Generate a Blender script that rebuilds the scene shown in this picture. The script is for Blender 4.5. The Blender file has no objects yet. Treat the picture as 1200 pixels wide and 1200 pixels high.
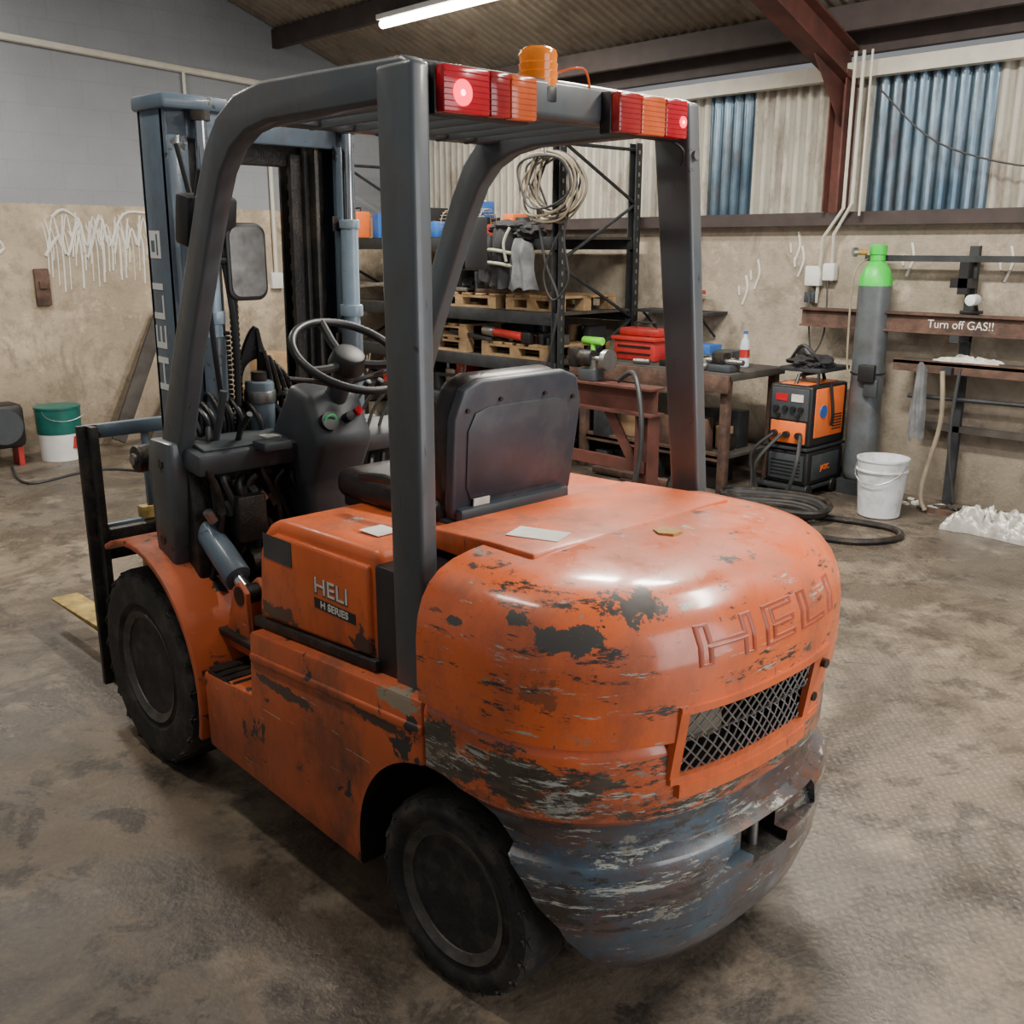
import bpy, bmesh, math, random
from mathutils import Vector, Matrix, noise, Euler
random.seed(7)
PI=math.pi
# ------------------------------------------------------------ camera
C=Vector((-1.48,1.815,1.70)); th=math.radians(14.8)
yaw=math.atan2(-0.69,0.724)
Fh=Vector((math.cos(yaw),math.sin(yaw),0)); Rh=Vector((math.sin(yaw),-math.cos(yaw),0))
fw=Fh*math.cos(th)-Vector((0,0,1))*math.sin(th); upv=Fh*math.sin(th)+Vector((0,0,1))*math.cos(th)
cd=bpy.data.cameras.new('camera'); cam=bpy.data.objects.new('camera',cd); bpy.context.collection.objects.link(cam)
cam.matrix_world=Matrix(((Rh.x,upv.x,-fw.x,C.x),(Rh.y,upv.y,-fw.y,C.y),(Rh.z,upv.z,-fw.z,C.z),(0,0,0,1)))
cd.sensor_width=36; cd.lens=1180/1200*36; cd.clip_start=.02
bpy.context.scene.camera=cam
# ------------------------------------------------------------ material helpers
class NT:
    def __init__(s,name):
        s.m=bpy.data.materials.new(name); s.m.use_nodes=True; s.t=s.m.node_tree; s.b=s.t.nodes['Principled BSDF']
        s.pos=s.n('ShaderNodeTexCoord').outputs['Object']
    def n(s,t,**k):
        x=s.t.nodes.new(t)
        for a,b in k.items(): setattr(x,a,b)
        return x
    def L(s,a,b): s.t.links.new(a,b)
    def mapping(s,scale=(1,1,1),loc=(0,0,0),rot=(0,0,0)):
        m=s.n('ShaderNodeMapping'); m.inputs['Scale'].default_value=scale; m.inputs['Location'].default_value=loc; m.inputs['Rotation'].default_value=rot
        s.L(s.pos,m.inputs[0]); return m.outputs[0]
    def noise(s,scale,detail=6,rough=.6,vec=None,dist=0):
        x=s.n('ShaderNodeTexNoise'); x.inputs['Scale'].default_value=scale; x.inputs['Detail'].default_value=detail
        x.inputs['Roughness'].default_value=rough; x.inputs['Distortion'].default_value=dist
        s.L(vec if vec else s.pos,x.inputs['Vector']); return x.outputs['Fac']
    def ramp(s,fac,stops):
        r=s.n('ShaderNodeValToRGB'); e=r.color_ramp.elements
        while len(e)<len(stops): e.new(.5)
        for i,(p,c) in enumerate(stops):
            e[i].position=p; e[i].color=(c,c,c,1) if not hasattr(c,'__len__') else tuple(c)+((1,) if len(c)==3 else ())
        s.L(fac,r.inputs[0]); return r.outputs[0]
    def mix(s,fac,a,b,mode='MIX'):
        x=s.n('ShaderNodeMix',data_type='RGBA',blend_type=mode)
        for v,i in ((fac,0),(a,6),(b,7)):
            if hasattr(v,'is_linked'): s.L(v,x.inputs[i])
            elif i==0: x.inputs[0].default_value=v
            else: x.inputs[i].default_value=tuple(v)+(1,)
        return x.outputs[2]
    def math(s,op,a,b=None,c=None):
        x=s.n('ShaderNodeMath',operation=op)
        for i,v in enumerate((a,b,c)):
            if v is None: continue
            if hasattr(v,'is_linked'): s.L(v,x.inputs[i])
            else: x.inputs[i].default_value=v
        return x.outputs[0]
    def sep(s,vec=None):
        x=s.n('ShaderNodeSeparateXYZ'); s.L(vec or s.pos,x.inputs[0]); return x.outputs
    def set(s,col=None,rough=None,metal=None,bump=None,bs=.3,bd=.01,coat=None):
        for v,k in ((col,'Base Color'),(rough,'Roughness'),(metal,'Metallic')):
            if v is None: continue
            if hasattr(v,'is_linked'): s.L(v,s.b.inputs[k])
            else: s.b.inputs[k].default_value=(tuple(v)+(1,)) if k=='Base Color' else v
        if coat: s.b.inputs['Coat Weight'].default_value=coat; s.b.inputs['Coat Roughness'].default_value=.12
        if bump is not None:
            b=s.n('ShaderNodeBump'); b.inputs['Strength'].default_value=bs; b.inputs['Distance'].default_value=bd
            s.L(bump,b.inputs['Height']); s.L(b.outputs[0],s.b.inputs['Normal'])
        return s.m
def simple(name,col,rough=.5,metal=0,var=.25,scale=8,bump=.0,dirt=None,dirtamt=.5):
    t=NT(name); f=t.noise(scale)
    c=t.mix(t.ramp(f,[(.3,0),(.7,1)]),[x*(1-var) for x in col],[min(1,x*(1+var)) for x in col])
    if dirt:
        g=t.noise(scale*.6,8,.7,t.mapping(loc=(3,1,7)))
        c=t.mix(t.math('MULTIPLY',t.ramp(g,[(.5,0),(.62,1)]),dirtamt),c,dirt)
    t.set(c,rough,metal)
    if bump: t.set(bump=t.noise(scale*5),bs=bump)
    return t.m
def emis(name,col,st):
    t=NT(name); t.set(col,.4); t.b.inputs['Emission Color'].default_value=tuple(col)+(1,); t.b.inputs['Emission Strength'].default_value=st; return t.m
ORG=(.72,.135,.033); BLU=(.06,.095,.125)
def blobmask(t,p,r,k=2.6,sc=22):
    d=t.n('ShaderNodeVectorMath',operation='SUBTRACT'); t.L(t.pos,d.inputs[0]); d.inputs[1].default_value=p
    d2=t.n('ShaderNodeVectorMath',operation='MULTIPLY'); t.L(d.outputs[0],d2.inputs[0]); d2.inputs[1].default_value=(1/r[0],1/r[1],1/r[2])
    l=t.n('ShaderNodeVectorMath',operation='LENGTH'); t.L(d2.outputs[0],l.inputs[0])
    nn=t.noise(sc,6,.7); e=t.math('ADD',l.outputs['Value'],t.math('MULTIPLY',t.math('SUBTRACT',nn,.5),k))
    return t.ramp(e,[(.80,1),(.86,0)])
def paint(name,base,chip=(.035,.03,.028),amt=.62,rough=.35,streak=.6,blobs=(),zmask=None,under=(.55,.52,.45),coat=.3,grime=.6):
    t=NT(name)
    v=t.noise(2.5,4); c=t.mix(t.ramp(v,[(.3,0),(.7,1)]),[x*.80 for x in base],[min(1,x*1.12) for x in base])
    g=t.noise(5,9,.7,t.mapping((1,1,.6),(2,5,1)))
    c=t.mix(t.math('MULTIPLY',t.ramp(g,[(.47,0),(.72,1)]),grime),c,(.07,.045,.03))
    s1=t.noise(9,8,.75,t.mapping((.6,.6,7)))
    sm=t.ramp(s1,[(streak,0),(streak+.02,1)])
    c=t.mix(sm,c,chip)
    s2=t.noise(14,8,.7,t.mapping((.35,.35,8),(4,2,9)))
    c=t.mix(t.ramp(s2,[(streak+.03,0),(streak+.045,1)]),c,under)
    ch=t.noise(6,10,.65,t.mapping(loc=(7,7,7)),.4)
    cm=t.ramp(ch,[(amt,0),(amt+.015,1)])
    c=t.mix(cm,c,chip)
    s4=t.noise(20,5,.6,t.mapping((3,3,.5),(1,8,2))); c=t.mix(t.ramp(s4,[(.69,0),(.71,1)]),c,chip)
    for (p,r,k) in blobs: c=t.mix(blobmask(t,p,r),c,k)
    if zmask: c=zmask(t,c)
    rr=t.ramp(g,[(.4,rough),(.75,.75)])
    t.set(c,rr,0,bump=t.math('ADD',cm,t.math('MULTIPLY',sm,.5)),bs=.25,bd=-.004,coat=coat)
    return t.m
CHIP=(.065,.058,.05)
M={}
M['orange']=paint('orange_paint',ORG,amt=.67,streak=.665,blobs=[((.80,.50,.74),(.12,.05,.03),(.10,.05,.03)),((.42,.50,.76),(.05,.05,.05),(.08,.04,.03))],grime=.8)
M['orange_clean']=paint('orange_paint_clean',ORG,amt=.8,streak=.8)
M['orange_shade']=simple('orange_emboss_shade',(.36,.06,.02),.4)  # darker orange paints in the shading along the embossed letter outlines
M['orange_worn']=paint('orange_paint_worn',(.52,.105,.031),amt=.60,streak=.63,rough=.45,grime=1.0,coat=.1,blobs=[((1.13,.56,.60),(.10,.08,.04),(.05,.035,.03)),((.72,.55,.55),(.16,.05,.02),(.07,.04,.03)),((.30,.55,.62),(.12,.05,.02),(.09,.05,.035)),((.22,.55,.70),(.10,.05,.03),(.28,.22,.15))])
def cwz(t,c):
    z=t.sep()[2]
    nz=t.noise(10,8,.7,t.mapping((1,1,3)))
    zz=t.math('ADD',z,t.math('MULTIPLY',t.math('SUBTRACT',nz,.5),.03))
    blue=t.mix(t.ramp(t.noise(7,6),[(.3,0),(.7,1)]),[x*.7 for x in BLU],[x*1.3 for x in BLU])
    c=t.mix(t.ramp(zz,[(.547,1),(.552,0)]),c,blue)
    c=t.mix(t.math('MULTIPLY',t.ramp(z,[(.54,.85),(.74,.0)]),t.ramp(t.noise(4,8,.7,t.mapping((1,1,2))),[(.4,0),(.58,1)])),c,(.10,.055,.04))
    band=t.ramp(z,[(.50,0),(.56,1),(.66,1),(.745,0)])
    band2=t.ramp(z,[(.16,.1),(.36,.9),(.50,.85),(.53,.4)])
    bb=t.math('MAXIMUM',band,band2)
    s5=t.noise(5,10,.72,t.mapping((1,1,1.7),(31,3,2)),.3)
    c=t.mix(t.ramp(t.math('ADD',s5,t.math('MULTIPLY',band,.125)),[(.63,0),(.65,1)]),c,(.075,.058,.042))
    s=t.noise(6,10,.8,t.mapping((.9,.9,4),(1,3,2)))
    c=t.mix(t.ramp(t.math('ADD',s,t.math('MULTIPLY',bb,.09)),[(.61,0),(.63,1)]),c,(.045,.036,.03))
    s2=t.noise(9,10,.8,t.mapping((.7,.7,5),(9,3,5)))
    c=t.mix(t.ramp(t.math('ADD',s2,t.math('MULTIPLY',bb,.075)),[(.635,0),(.65,1)]),c,(.42,.43,.37))
    s4=t.noise(7,10,.8,t.mapping((1,1,2.0),(19,3,15)))
    c=t.mix(t.ramp(t.math('ADD',s4,t.math('MULTIPLY',bb,.06)),[(.635,0),(.65,1)]),c,(.24,.23,.18))
    s3=t.noise(6,9,.8,t.mapping((1,1,4),(3,13,5)))
    c=t.mix(t.ramp(t.math('ADD',s3,t.math('MULTIPLY',bb,.065)),[(.65,0),(.665,1)]),c,(.15,.055,.028))
    return c
M['cw']=paint('counterweight_paint',ORG,amt=.70,streak=.65,rough=.25,coat=.6,grime=.6,blobs=[((-.225,.46,.955),(.10,.08,.032),CHIP),((-.255,.335,1.0),(.10,.075,.035),CHIP),((-.30,.26,.985),(.05,.06,.03),CHIP),((-.13,.52,.985),(.035,.05,.018),CHIP),((.02,.55,.95),(.03,.05,.012),CHIP),((-.18,.5,.84),(.06,.05,.05),(.3,.08,.03)),((.08,.55,.66),(.07,.05,.045),(.06,.05,.04)),((-.12,.52,.64),(.10,.06,.06),(.08,.062,.045)),((-.22,.48,.60),(.06,.06,.03),(.36,.36,.30))],zmask=cwz)
M['grey']=paint('guard_grey_paint',(.068,.080,.088),chip=(.02,.018,.015),amt=.66,streak=.69,rough=.38,under=(.2,.2,.19))
M['mast']=paint('mast_blue_grey',(.10,.145,.19),chip=(.03,.03,.03),amt=.62,streak=.66,rough=.4,under=(.35,.36,.36))
M['dkgrey']=simple('dark_grey_plastic',(.042,.05,.057),.45,0,.2,8,0,(.10,.09,.08),.3)
M['black']=simple('black_plastic',(.012,.012,.013),.45)
M['grease']=simple('greasy_black_steel',(.02,.018,.017),.45,.3,.5,20,.3,(.08,.06,.04))
M['rubber']=simple('tyre_rubber',(.018,.017,.016),.7,0,.4,15,.25,(.075,.06,.045),.6)
M['rim']=simple('rim_dusty',(.055,.05,.044),.55,.2,.4,18,.2,(.13,.105,.08),.7)
M['rimlip']=simple('rim_lip',(.085,.077,.068),.5,.3,.4,18,.2,(.15,.12,.09),.6)
M['vinyl']=simple('seat_vinyl',(.016,.012,.012),.3,0,.3,30,.15,(.06,.03,.025),.4)
M['seatshell']=simple('seat_shell',(.028,.034,.045),.42,0,.2,10,0,(.09,.085,.08),.3)
M['steel']=simple('bare_steel',(.35,.35,.34),.35,.9,.2,20)
M['chrome']=simple('chrome_rod',(.6,.62,.64),.15,1,.05)
M['white']=simple('white_paint',(.72,.72,.70),.5,0,.1)
M['bucketwhite']=simple('bucket_white',(.60,.62,.64),.5,0,.1,10,0,(.3,.28,.24),.5)
M['ltblue']=simple('cylinder_light_blue',(.30,.40,.48),.35,.1,.15,10,0,(.1,.1,.1),.4)
M['redlens']=simple('red_lens',(.45,.01,.02),.15)
M['dkredlens']=simple('dark_red_lens',(.30,.02,.02),.15)
M['amber']=simple('amber_lens',(.60,.11,.03),.15)
M['redlit']=emis('red_lamp_lit',(1,.01,.05),3.5)
M['redhot']=emis('red_lamp_hot',(1,.2,.25),16)
M['beacon']=simple('beacon_orange',(.95,.22,.008),.12)
M['sticker']=simple('sticker_white',(.6,.58,.52),.5,0,.15,40)
M['brass']=simple('badge_yellow',(.42,.22,.05),.4,0,.4,60)
M['yellow']=simple('fork_yellow',(.40,.28,.08),.6,.2,.4,15,0,(.05,.04,.03))
M['mirror']=simple('mirror_glass',(.36,.34,.31),.12,.9,.5,12)
M['green']=emis('display_green',(.03,.4,.12),.35)
M['rust']=simple('rusty_steel',(.11,.062,.045),.75,.2,.5,9,.3,(.04,.03,.025),.7)
M['redox']=simple('red_oxide_steel',(.115,.04,.03),.65,.1,.35,5,.1,(.05,.03,.025),.6)
M['rack']=simple('rack_dark_steel',(.03,.033,.036),.6,.2,.4,9)
M['wood']=simple('pallet_wood',(.34,.22,.11),.8,0,.35,7,.3,(.12,.08,.05),.5)
M['board']=simple('dark_board',(.05,.043,.037),.8,0,.4,6)
M['cable']=simple('cable_tan',(.24,.20,.14),.6)
M['cablek']=simple('cable_black',(.03,.03,.032),.5)
M['toolred']=simple('toolbox_red',(.42,.03,.025),.35)
M['worange']=simple('welder_orange',(.80,.16,.03),.4,0,.1)
M['bottle']=simple('gas_bottle_grey',(.11,.125,.135),.4,.2,.2,8,0,(.08,.07,.06),.4)
M['gasgreen']=simple('gas_green',(.03,.60,.05),.4,0,.15)
M['bag']=simple('foil_bag',(.44,.43,.39),.38,.3,.35,15)
M['cloth1']=simple('jacket_black',(.018,.018,.02),.9); M['cloth2']=simple('jacket_grey',(.13,.135,.14),.9,0,.5,8)
M['hivis']=simple('hi_vis_strip',(.30,.32,.24),.6)
M['blue']=simple('blue_case',(.03,.12,.4),.5); M['pet']=simple('bottle_plastic',(.55,.62,.66),.1,0,.1)
M['lime']=simple('lime_grip',(.2,.75,.05),.5)
M['cardboard']=simple('cardboard',(.38,.24,.13),.85)
M['chalk']=simple('chalk_white',(.70,.68,.62),.9,0,.1)
M['tube']=emis('fluorescent_tube',(1,.93,.78),26)
def concrete_floor():
    t=NT('floor_concrete')
    a=t.noise(.55,8,.6); b=t.noise(1.5,10,.72,t.mapping(loc=(3,3,0)),.6); d=t.noise(9,10,.75); e=t.noise(60,4,.6)
    c=t.mix(t.ramp(a,[(.40,0),(.60,1)]),(.205,.155,.105),(.11,.092,.074))
    c=t.mix(t.math('MULTIPLY',t.ramp(b,[(.46,0),(.56,1)]),.75),c,(.05,.04,.031))
    c=t.mix(t.math('MULTIPLY',t.ramp(t.noise(4.5,9,.7,t.mapping(loc=(1,7,0)),.4),[(.53,0),(.59,1)]),.75),c,(.034,.028,.024))
    c=t.mix(t.math('MULTIPLY',t.ramp(t.noise(2.2,9,.68,t.mapping((1,.35,1),(11,7,0),(0,0,.6)),.4),[(.55,0),(.63,1)]),.65),c,(.036,.03,.025))
    c=t.mix(t.math('MULTIPLY',t.ramp(d,[(.50,0),(.70,1)]),.55),c,(.05,.04,.032))
    c=t.mix(t.math('MULTIPLY',t.ramp(t.noise(3.1,8,.7,t.mapping(loc=(9,1,0))),[(.55,0),(.68,1)]),.5),c,(.38,.31,.225))
    c=t.mix(t.math('MULTIPLY',t.ramp(e,[(.45,0),(.7,1)]),.25),c,(.26,.215,.16))
    vo=t.n('ShaderNodeTexVoronoi'); vo.inputs['Scale'].default_value=2.4; t.L(t.mapping(loc=(2,5,0)),vo.inputs['Vector'])
    c=t.mix(t.math('MULTIPLY',t.ramp(t.math('ADD',vo.outputs['Distance'],t.math('MULTIPLY',t.noise(12),.12)),[(.11,1),(.15,0)]),.6),c,(.025,.022,.02))
    y=t.sep()[1]; msk=t.math('MULTIPLY',t.ramp(t.math('MULTIPLY',y,-1),[(.0,0),(.9,1)]),t.ramp(b,[(.42,1),(.62,.25)]))
    ws=[]
    for ang in (.45,-.75):
        w=t.n('ShaderNodeTexWave',wave_type='BANDS',bands_direction='X'); w.inputs['Scale'].default_value=12; w.inputs['Distortion'].default_value=4; w.inputs['Detail'].default_value=3; w.inputs['Detail Scale'].default_value=2.2
        t.L(t.mapping(rot=(0,0,ang)),w.inputs['Vector']); ws.append(w.outputs['Fac'])
    wf=t.math('MULTIPLY',ws[0],ws[1]); wm=t.math('MULTIPLY',wf,msk)
    c=t.mix(t.math('MULTIPLY',t.math('SUBTRACT',1,wf),t.math('MULTIPLY',msk,.38)),c,(.055,.046,.039))
    return t.set(c,t.ramp(b,[(.4,.6),(.62,.27)]),0,bump=t.math('ADD',t.math('MULTIPLY',wm,.8),t.math('ADD',d,t.math('MULTIPLY',e,.5))),bs=.45,bd=.01)
def wallmat(name,zs,low,high):
    t=NT(name); z=t.sep()[2]
    a=t.noise(1.3,9,.65); b=t.noise(7,10,.75); e=t.noise(40,4)
    c=t.mix(t.ramp(a,[(.35,0),(.65,1)]),[x*.72 for x in low],[x*1.12 for x in low])
    c=t.mix(t.math('MULTIPLY',t.ramp(b,[(.48,0),(.66,1)]),.6),c,[x*.45 for x in low])
    c=t.mix(t.math('MULTIPLY',t.ramp(t.noise(2.6,9,.7,t.mapping((1,1,1.2),(5,5,5))),[(.54,0),(.62,1)]),.6),c,[min(1,x*1.45) for x in low])
    c=t.mix(t.math('MULTIPLY',t.ramp(t.noise(1.7,9,.75,t.mapping((1,1,.8),(15,5,5)),.5),[(.53,0),(.61,1)]),.6),c,[x*.40 for x in low])
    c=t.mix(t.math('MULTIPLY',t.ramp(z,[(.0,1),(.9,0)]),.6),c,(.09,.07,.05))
    if high:
        h=t.mix(t.ramp(t.noise(.9,6,.55),[(.3,0),(.7,1)]),[x*.82 for x in high],[x*1.1 for x in high])
        br=t.n('ShaderNodeTexBrick'); br.inputs['Color1'].default_value=(1,1,1,1); br.inputs['Color2'].default_value=(.97,.97,.97,1); br.inputs['Mortar'].default_value=(.92,.92,.92,1)
        br.inputs['Scale'].default_value=1; br.inputs['Mortar Size'].default_value=.008; br.inputs['Mortar Smooth'].default_value=.6; br.inputs['Brick Width'].default_value=.44; br.inputs['Row Height'].default_value=.215
        cx=t.n('ShaderNodeCombineXYZ'); s=t.sep(); t.L(s[1],cx.inputs[0]); t.L(s[2],cx.inputs[1]); t.L(cx.outputs[0],br.inputs['Vector'])
        h=t.mix(1.0,h,br.outputs['Color'],'MULTIPLY')
        zz=t.math('ADD',z,t.math('MULTIPLY',t.math('SUBTRACT',b,.5),.05))
        c=t.mix(t.ramp(t.math('SUBTRACT',zz,zs-.5),[(.5,0),(.505,1)]),c,h)
    return t.set(c,.85,0,bump=t.math('ADD',b,e),bs=.4,bd=.015)
def corr(name,c1,c2,rough=.5,metal=.3,rib=None):
    t=NT(name); b=t.noise(3,8,.7,t.mapping((1,1,.5))); c=t.mix(t.ramp(b,[(.35,0),(.65,1)]),c1,c2)
    if rib:   # darker tint along the valleys of the profile
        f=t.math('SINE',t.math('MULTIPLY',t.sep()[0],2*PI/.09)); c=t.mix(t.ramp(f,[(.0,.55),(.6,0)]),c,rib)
    c=t.mix(t.math('MULTIPLY',t.ramp(t.noise(6,9,.75,t.mapping((1,1,.3),(4,4,4))),[(.50,0),(.66,1)]),.65),c,(.10,.06,.035))
    return t.set(c,rough,metal)
M['floor']=concrete_floor()
M['wallG']=wallmat('wall_gable',2.03,(.45,.365,.26),(.27,.285,.305))
M['wallE']=wallmat('wall_eave_concrete',9,(.43,.365,.28),None)
M['corrW']=corr('cladding_translucent',(.38,.36,.30),(.58,.55,.47),.6,0,rib=(.22,.20,.16))
M['corrB']=corr('cladding_blue_steel',(.08,.14,.20),(.28,.38,.46),.28,.8,rib=(.04,.07,.10))
M['roof']=corr('roof_sheet',(.22,.195,.155),(.36,.32,.25),.55,.2,rib=(.12,.10,.08))
M['purlin']=simple('purlin_dark',(.045,.032,.03),.7)
M['cream']=simple('conduit_cream',(.60,.57,.48),.5,0,.1)
M['pailgreen']=simple('pail_green',(.01,.12,.10),.4)
# ------------------------------------------------------------ mesh builder
def empty(name,loc=(0,0,0),rotz=0):
    e=bpy.data.objects.new(name,None); e.empty_display_size=.1; bpy.context.collection.objects.link(e); e.location=loc; e.rotation_euler=(0,0,rotz); return e
def cat(pts,n=6,cyc=False):
    P=[Vector(p) for p in pts]; out=[]; N=len(P)
    for i in range(N if cyc else N-1):
        p0=P[(i-1)%N] if (cyc or i>0) else P[i]; p1=P[i]; p2=P[(i+1)%N]; p3=P[(i+2)%N] if (cyc or i+2<N) else P[(i+1)%N]
        for k in range(n):
            t=k/n; out.append(.5*((2*p1)+(-p0+p2)*t+(2*p0-5*p1+4*p2-p3)*t*t+(-p0+3*p1-3*p2+p3)*t**3))
    if not cyc: out.append(P[-1])
    return out
class MB:
    def __init__(s,name,parent=None,loc=(0,0,0),rotz=0,xf=None):
        s.name=name; s.parent=parent; s.loc=loc; s.rotz=rotz; s.bm=bmesh.new(); s.mats=[]; s.xf=xf
    def idx(s,m):
        m=M[m] if isinstance(m,str) else m
        if m not in s.mats: s.mats.append(m)
        return s.mats.index(m)
    def add(s,b,m,mat=None):
        i=s.idx(m)
        if mat is not None: b.transform(mat)
        if s.xf is not None: b.transform(s.xf)
        for f in b.faces: f.material_index=i
        me=bpy.data.meshes.new('t'); b.to_mesh(me); b.free(); s.bm.from_mesh(me); bpy.data.meshes.remove(me); return s
    def box(s,lo,hi,m,bev=0,rot=None,seg=2):
        lo=Vector(lo); hi=Vector(hi); c=(lo+hi)/2; d=hi-lo
        b=bmesh.new(); bmesh.ops.create_cube(b,size=1); b.transform(Matrix.Diagonal((abs(d.x),abs(d.y),abs(d.z),1)))
        if bev: bmesh.ops.bevel(b,geom=b.edges[:],offset=bev,segments=seg,affect='EDGES',profile=.5)
        R=Euler(rot).to_matrix().to_4x4() if rot else Matrix.Identity(4)
        return s.add(b,m,Matrix.Translation(c)@R)
    def cyl(s,p,q,r,m,r2=None,seg=24,bev=0):
        p=Vector(p); q=Vector(q); d=q-p
        b=bmesh.new(); bmesh.ops.create_cone(b,cap_ends=True,segments=seg,radius1=r,radius2=r if r2 is None else r2,depth=d.length)
        if bev:
            es=[e for e in b.edges if abs(e.verts[0].co.z-e.verts[1].co.z)<1e-6]
            bmesh.ops.bevel(b,geom=es,offset=bev,segments=2,affect='EDGES',profile=.5)
        return s.add(b,m,Matrix.Translation((p+q)/2)@d.to_track_quat('Z','Y').to_matrix().to_4x4())
    def tube(s,pts,r,m,seg=8,smooth=0,cyc=False):
        P=cat(pts,smooth,cyc) if smooth else [Vector(p) for p in pts]
        b=bmesh.new(); rings=[]; N=len(P); up=None
        for i,p in enumerate(P):
            if cyc: t=(P[(i+1)%N]-P[i-1])
            else: t=(P[min(i+1,N-1)]-P[max(i-1,0)])
            t.normalize()
            if up is None: up=Vector((0,0,1)) if abs(t.z)<.9 else Vector((1,0,0))
            up=(up-t*up.dot(t))
            if up.length<1e-4: up=t.orthogonal()
            up.normalize(); sd=t.cross(up)
            rings.append([b.verts.new(p+up*(r*math.cos(2*PI*k/seg))+sd*(r*math.sin(2*PI*k/seg))) for k in range(seg)])
        for i in range(N if cyc else N-1):
            A=rings[i]; B=rings[(i+1)%N]
            for k in range(seg): b.faces.new((A[k],A[(k+1)%seg],B[(k+1)%seg],B[k]))
        if not cyc:
            b.faces.new(rings[0][::-1]); b.faces.new(rings[-1])
        bmesh.ops.recalc_face_normals(b,faces=b.faces[:])
        return s.add(b,m)
    def prism(s,pts,ax,a0,a1,m,bev=0,seg=2):
        b=bmesh.new()
        def mk(p,a): 
            return {'y':(p[0],a,p[1]),'z':(p[0],p[1],a),'x':(a,p[0],p[1])}[ax]
        A=[b.verts.new(mk(p,a0)) for p in pts]; B=[b.verts.new(mk(p,a1)) for p in pts]; n=len(pts)
        b.faces.new(A); b.faces.new(B[::-1])
        for i in range(n): b.faces.new((A[i],B[i],B[(i+1)%n],A[(i+1)%n]))
        bmesh.ops.recalc_face_normals(b,faces=b.faces[:])
        if bev:
            es=[e for e in b.edges if e.calc_face_angle(0)>.45]
            bmesh.ops.bevel(b,geom=es,offset=bev,segments=seg,affect='EDGES',profile=.5,clamp_overlap=True)
        return s.add(b,m)
    def lathe(s,prof,m,origin=(0,0,0),axis='z',seg=48):
        b=bmesh.new(); rings=[]
        for (r,h) in prof:
            rings.append([b.verts.new((r*math.cos(2*PI*k/seg),r*math.sin(2*PI*k/seg),h)) for k in range(seg)])
        for i in range(len(prof)-1):
            for k in range(seg): b.faces.new((rings[i][k],rings[i][(k+1)%seg],rings[i+1][(k+1)%seg],rings[i+1][k]))
        if prof[0][0]>1e-3: b.faces.new(rings[0][::-1])
        if prof[-1][0]>1e-3: b.faces.new(rings[-1])
        bmesh.ops.remove_doubles(b,verts=b.verts[:],dist=1e-5)
        bmesh.ops.recalc_face_normals(b,faces=b.faces[:])
        R=Matrix.Identity(4)
        if axis=='y': R=Matrix.Rotation(-PI/2,4,'X')
        if axis=='x': R=Matrix.Rotation(PI/2,4,'Y')
        return s.add(b,m,Matrix.Translation(origin)@R)
    def blob(s,c,r,m,amp=.3,freq=2.0,sub=4,flat=None,seed=0):
        b=bmesh.new(); bmesh.ops.create_icosphere(b,subdivisions=sub,radius=1)
        for v in b.verts:
            n=noise.noise(v.co*freq+Vector((seed,0,0))); n3=abs(noise.noise(v.co*freq*1.7+Vector((seed,9,3)))); n4=abs(noise.noise(v.co*freq*3.5+Vector((seed,1,3))))
            v.co*=1+amp*(n+.6*n3-.35*n4)
            v.co=Vector((v.co.x*r[0],v.co.y*r[1],v.co.z*r[2]))
            if flat is not None and v.co.z<flat: v.co.z=flat
        return s.add(b,m,Matrix.Translation(c))
    def heap(s,c,r,h,m,seed=0,freq=2.2,n=64):
        b=bmesh.new(); g=[]
        for i in range(n+1):
            row=[]
            for j in range(n+1):
                u=i/n*2-1; v=j/n*2-1
                ang=math.atan2(v,u); 
                e=max(0,1-max(abs(u),abs(v))**3)
                p=Vector((u*freq+seed,v*freq,seed))
                f1=abs(noise.noise(p)); f2=abs(noise.noise(p*2.1)); f3=abs(noise.noise(p*4.3))
                z=e**.5*(.25+1.3*f1+.8*f2+.45*f3)
                w=noise.noise_vector(p*1.6)*.22
                k=1+.25*noise.noise(Vector((math.cos(ang)*1.5+seed,math.sin(ang)*1.5,0)))
                row.append(b.verts.new(((u*k+w.x)*r[0],(v*k+w.y)*r[1],max(.002,z*h))))
            g.append(row)
        for i in range(n):
            for j in range(n): b.faces.new((g[i][j],g[i+1][j],g[i+1][j+1],g[i][j+1]))
        return s.add(b,m,Matrix.Translation(c))
    def drape(s,c,w,h,d,m,seed=0,n=40):
        # hanging cloth with vertical folds (faces +y)
        b=bmesh.new(); g=[]
        for i in range(n+1):
            row=[]
            for j in range(n+1):
                u=i/n*2-1; v=j/n
                wid=w*(.62+.38*v+.10*noise.noise(Vector((seed,v*3,0))))
                fold=.5*math.sin(u*9+seed+1.5*v)*v+1.2*noise.noise(Vector((u*2.2+seed,v*2.0,seed)))
                y=d*(1-abs(u)**2.2)*(.55+.45*math.sin(min(1,v*2.2)*PI/2))+d*.35*fold
                z=-h*v*(1+.12*noise.noise(Vector((u*2+seed,5,seed))))-.10*h*u*u*(1-v)
                row.append(b.verts.new((u*wid,y,z)))
            g.append(row)
        for i in range(n):
            for j in range(n): b.faces.new((g[i][j],g[i][j+1],g[i+1][j+1],g[i+1][j]))
        return s.add(b,m,Matrix.Translation(c))
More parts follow.
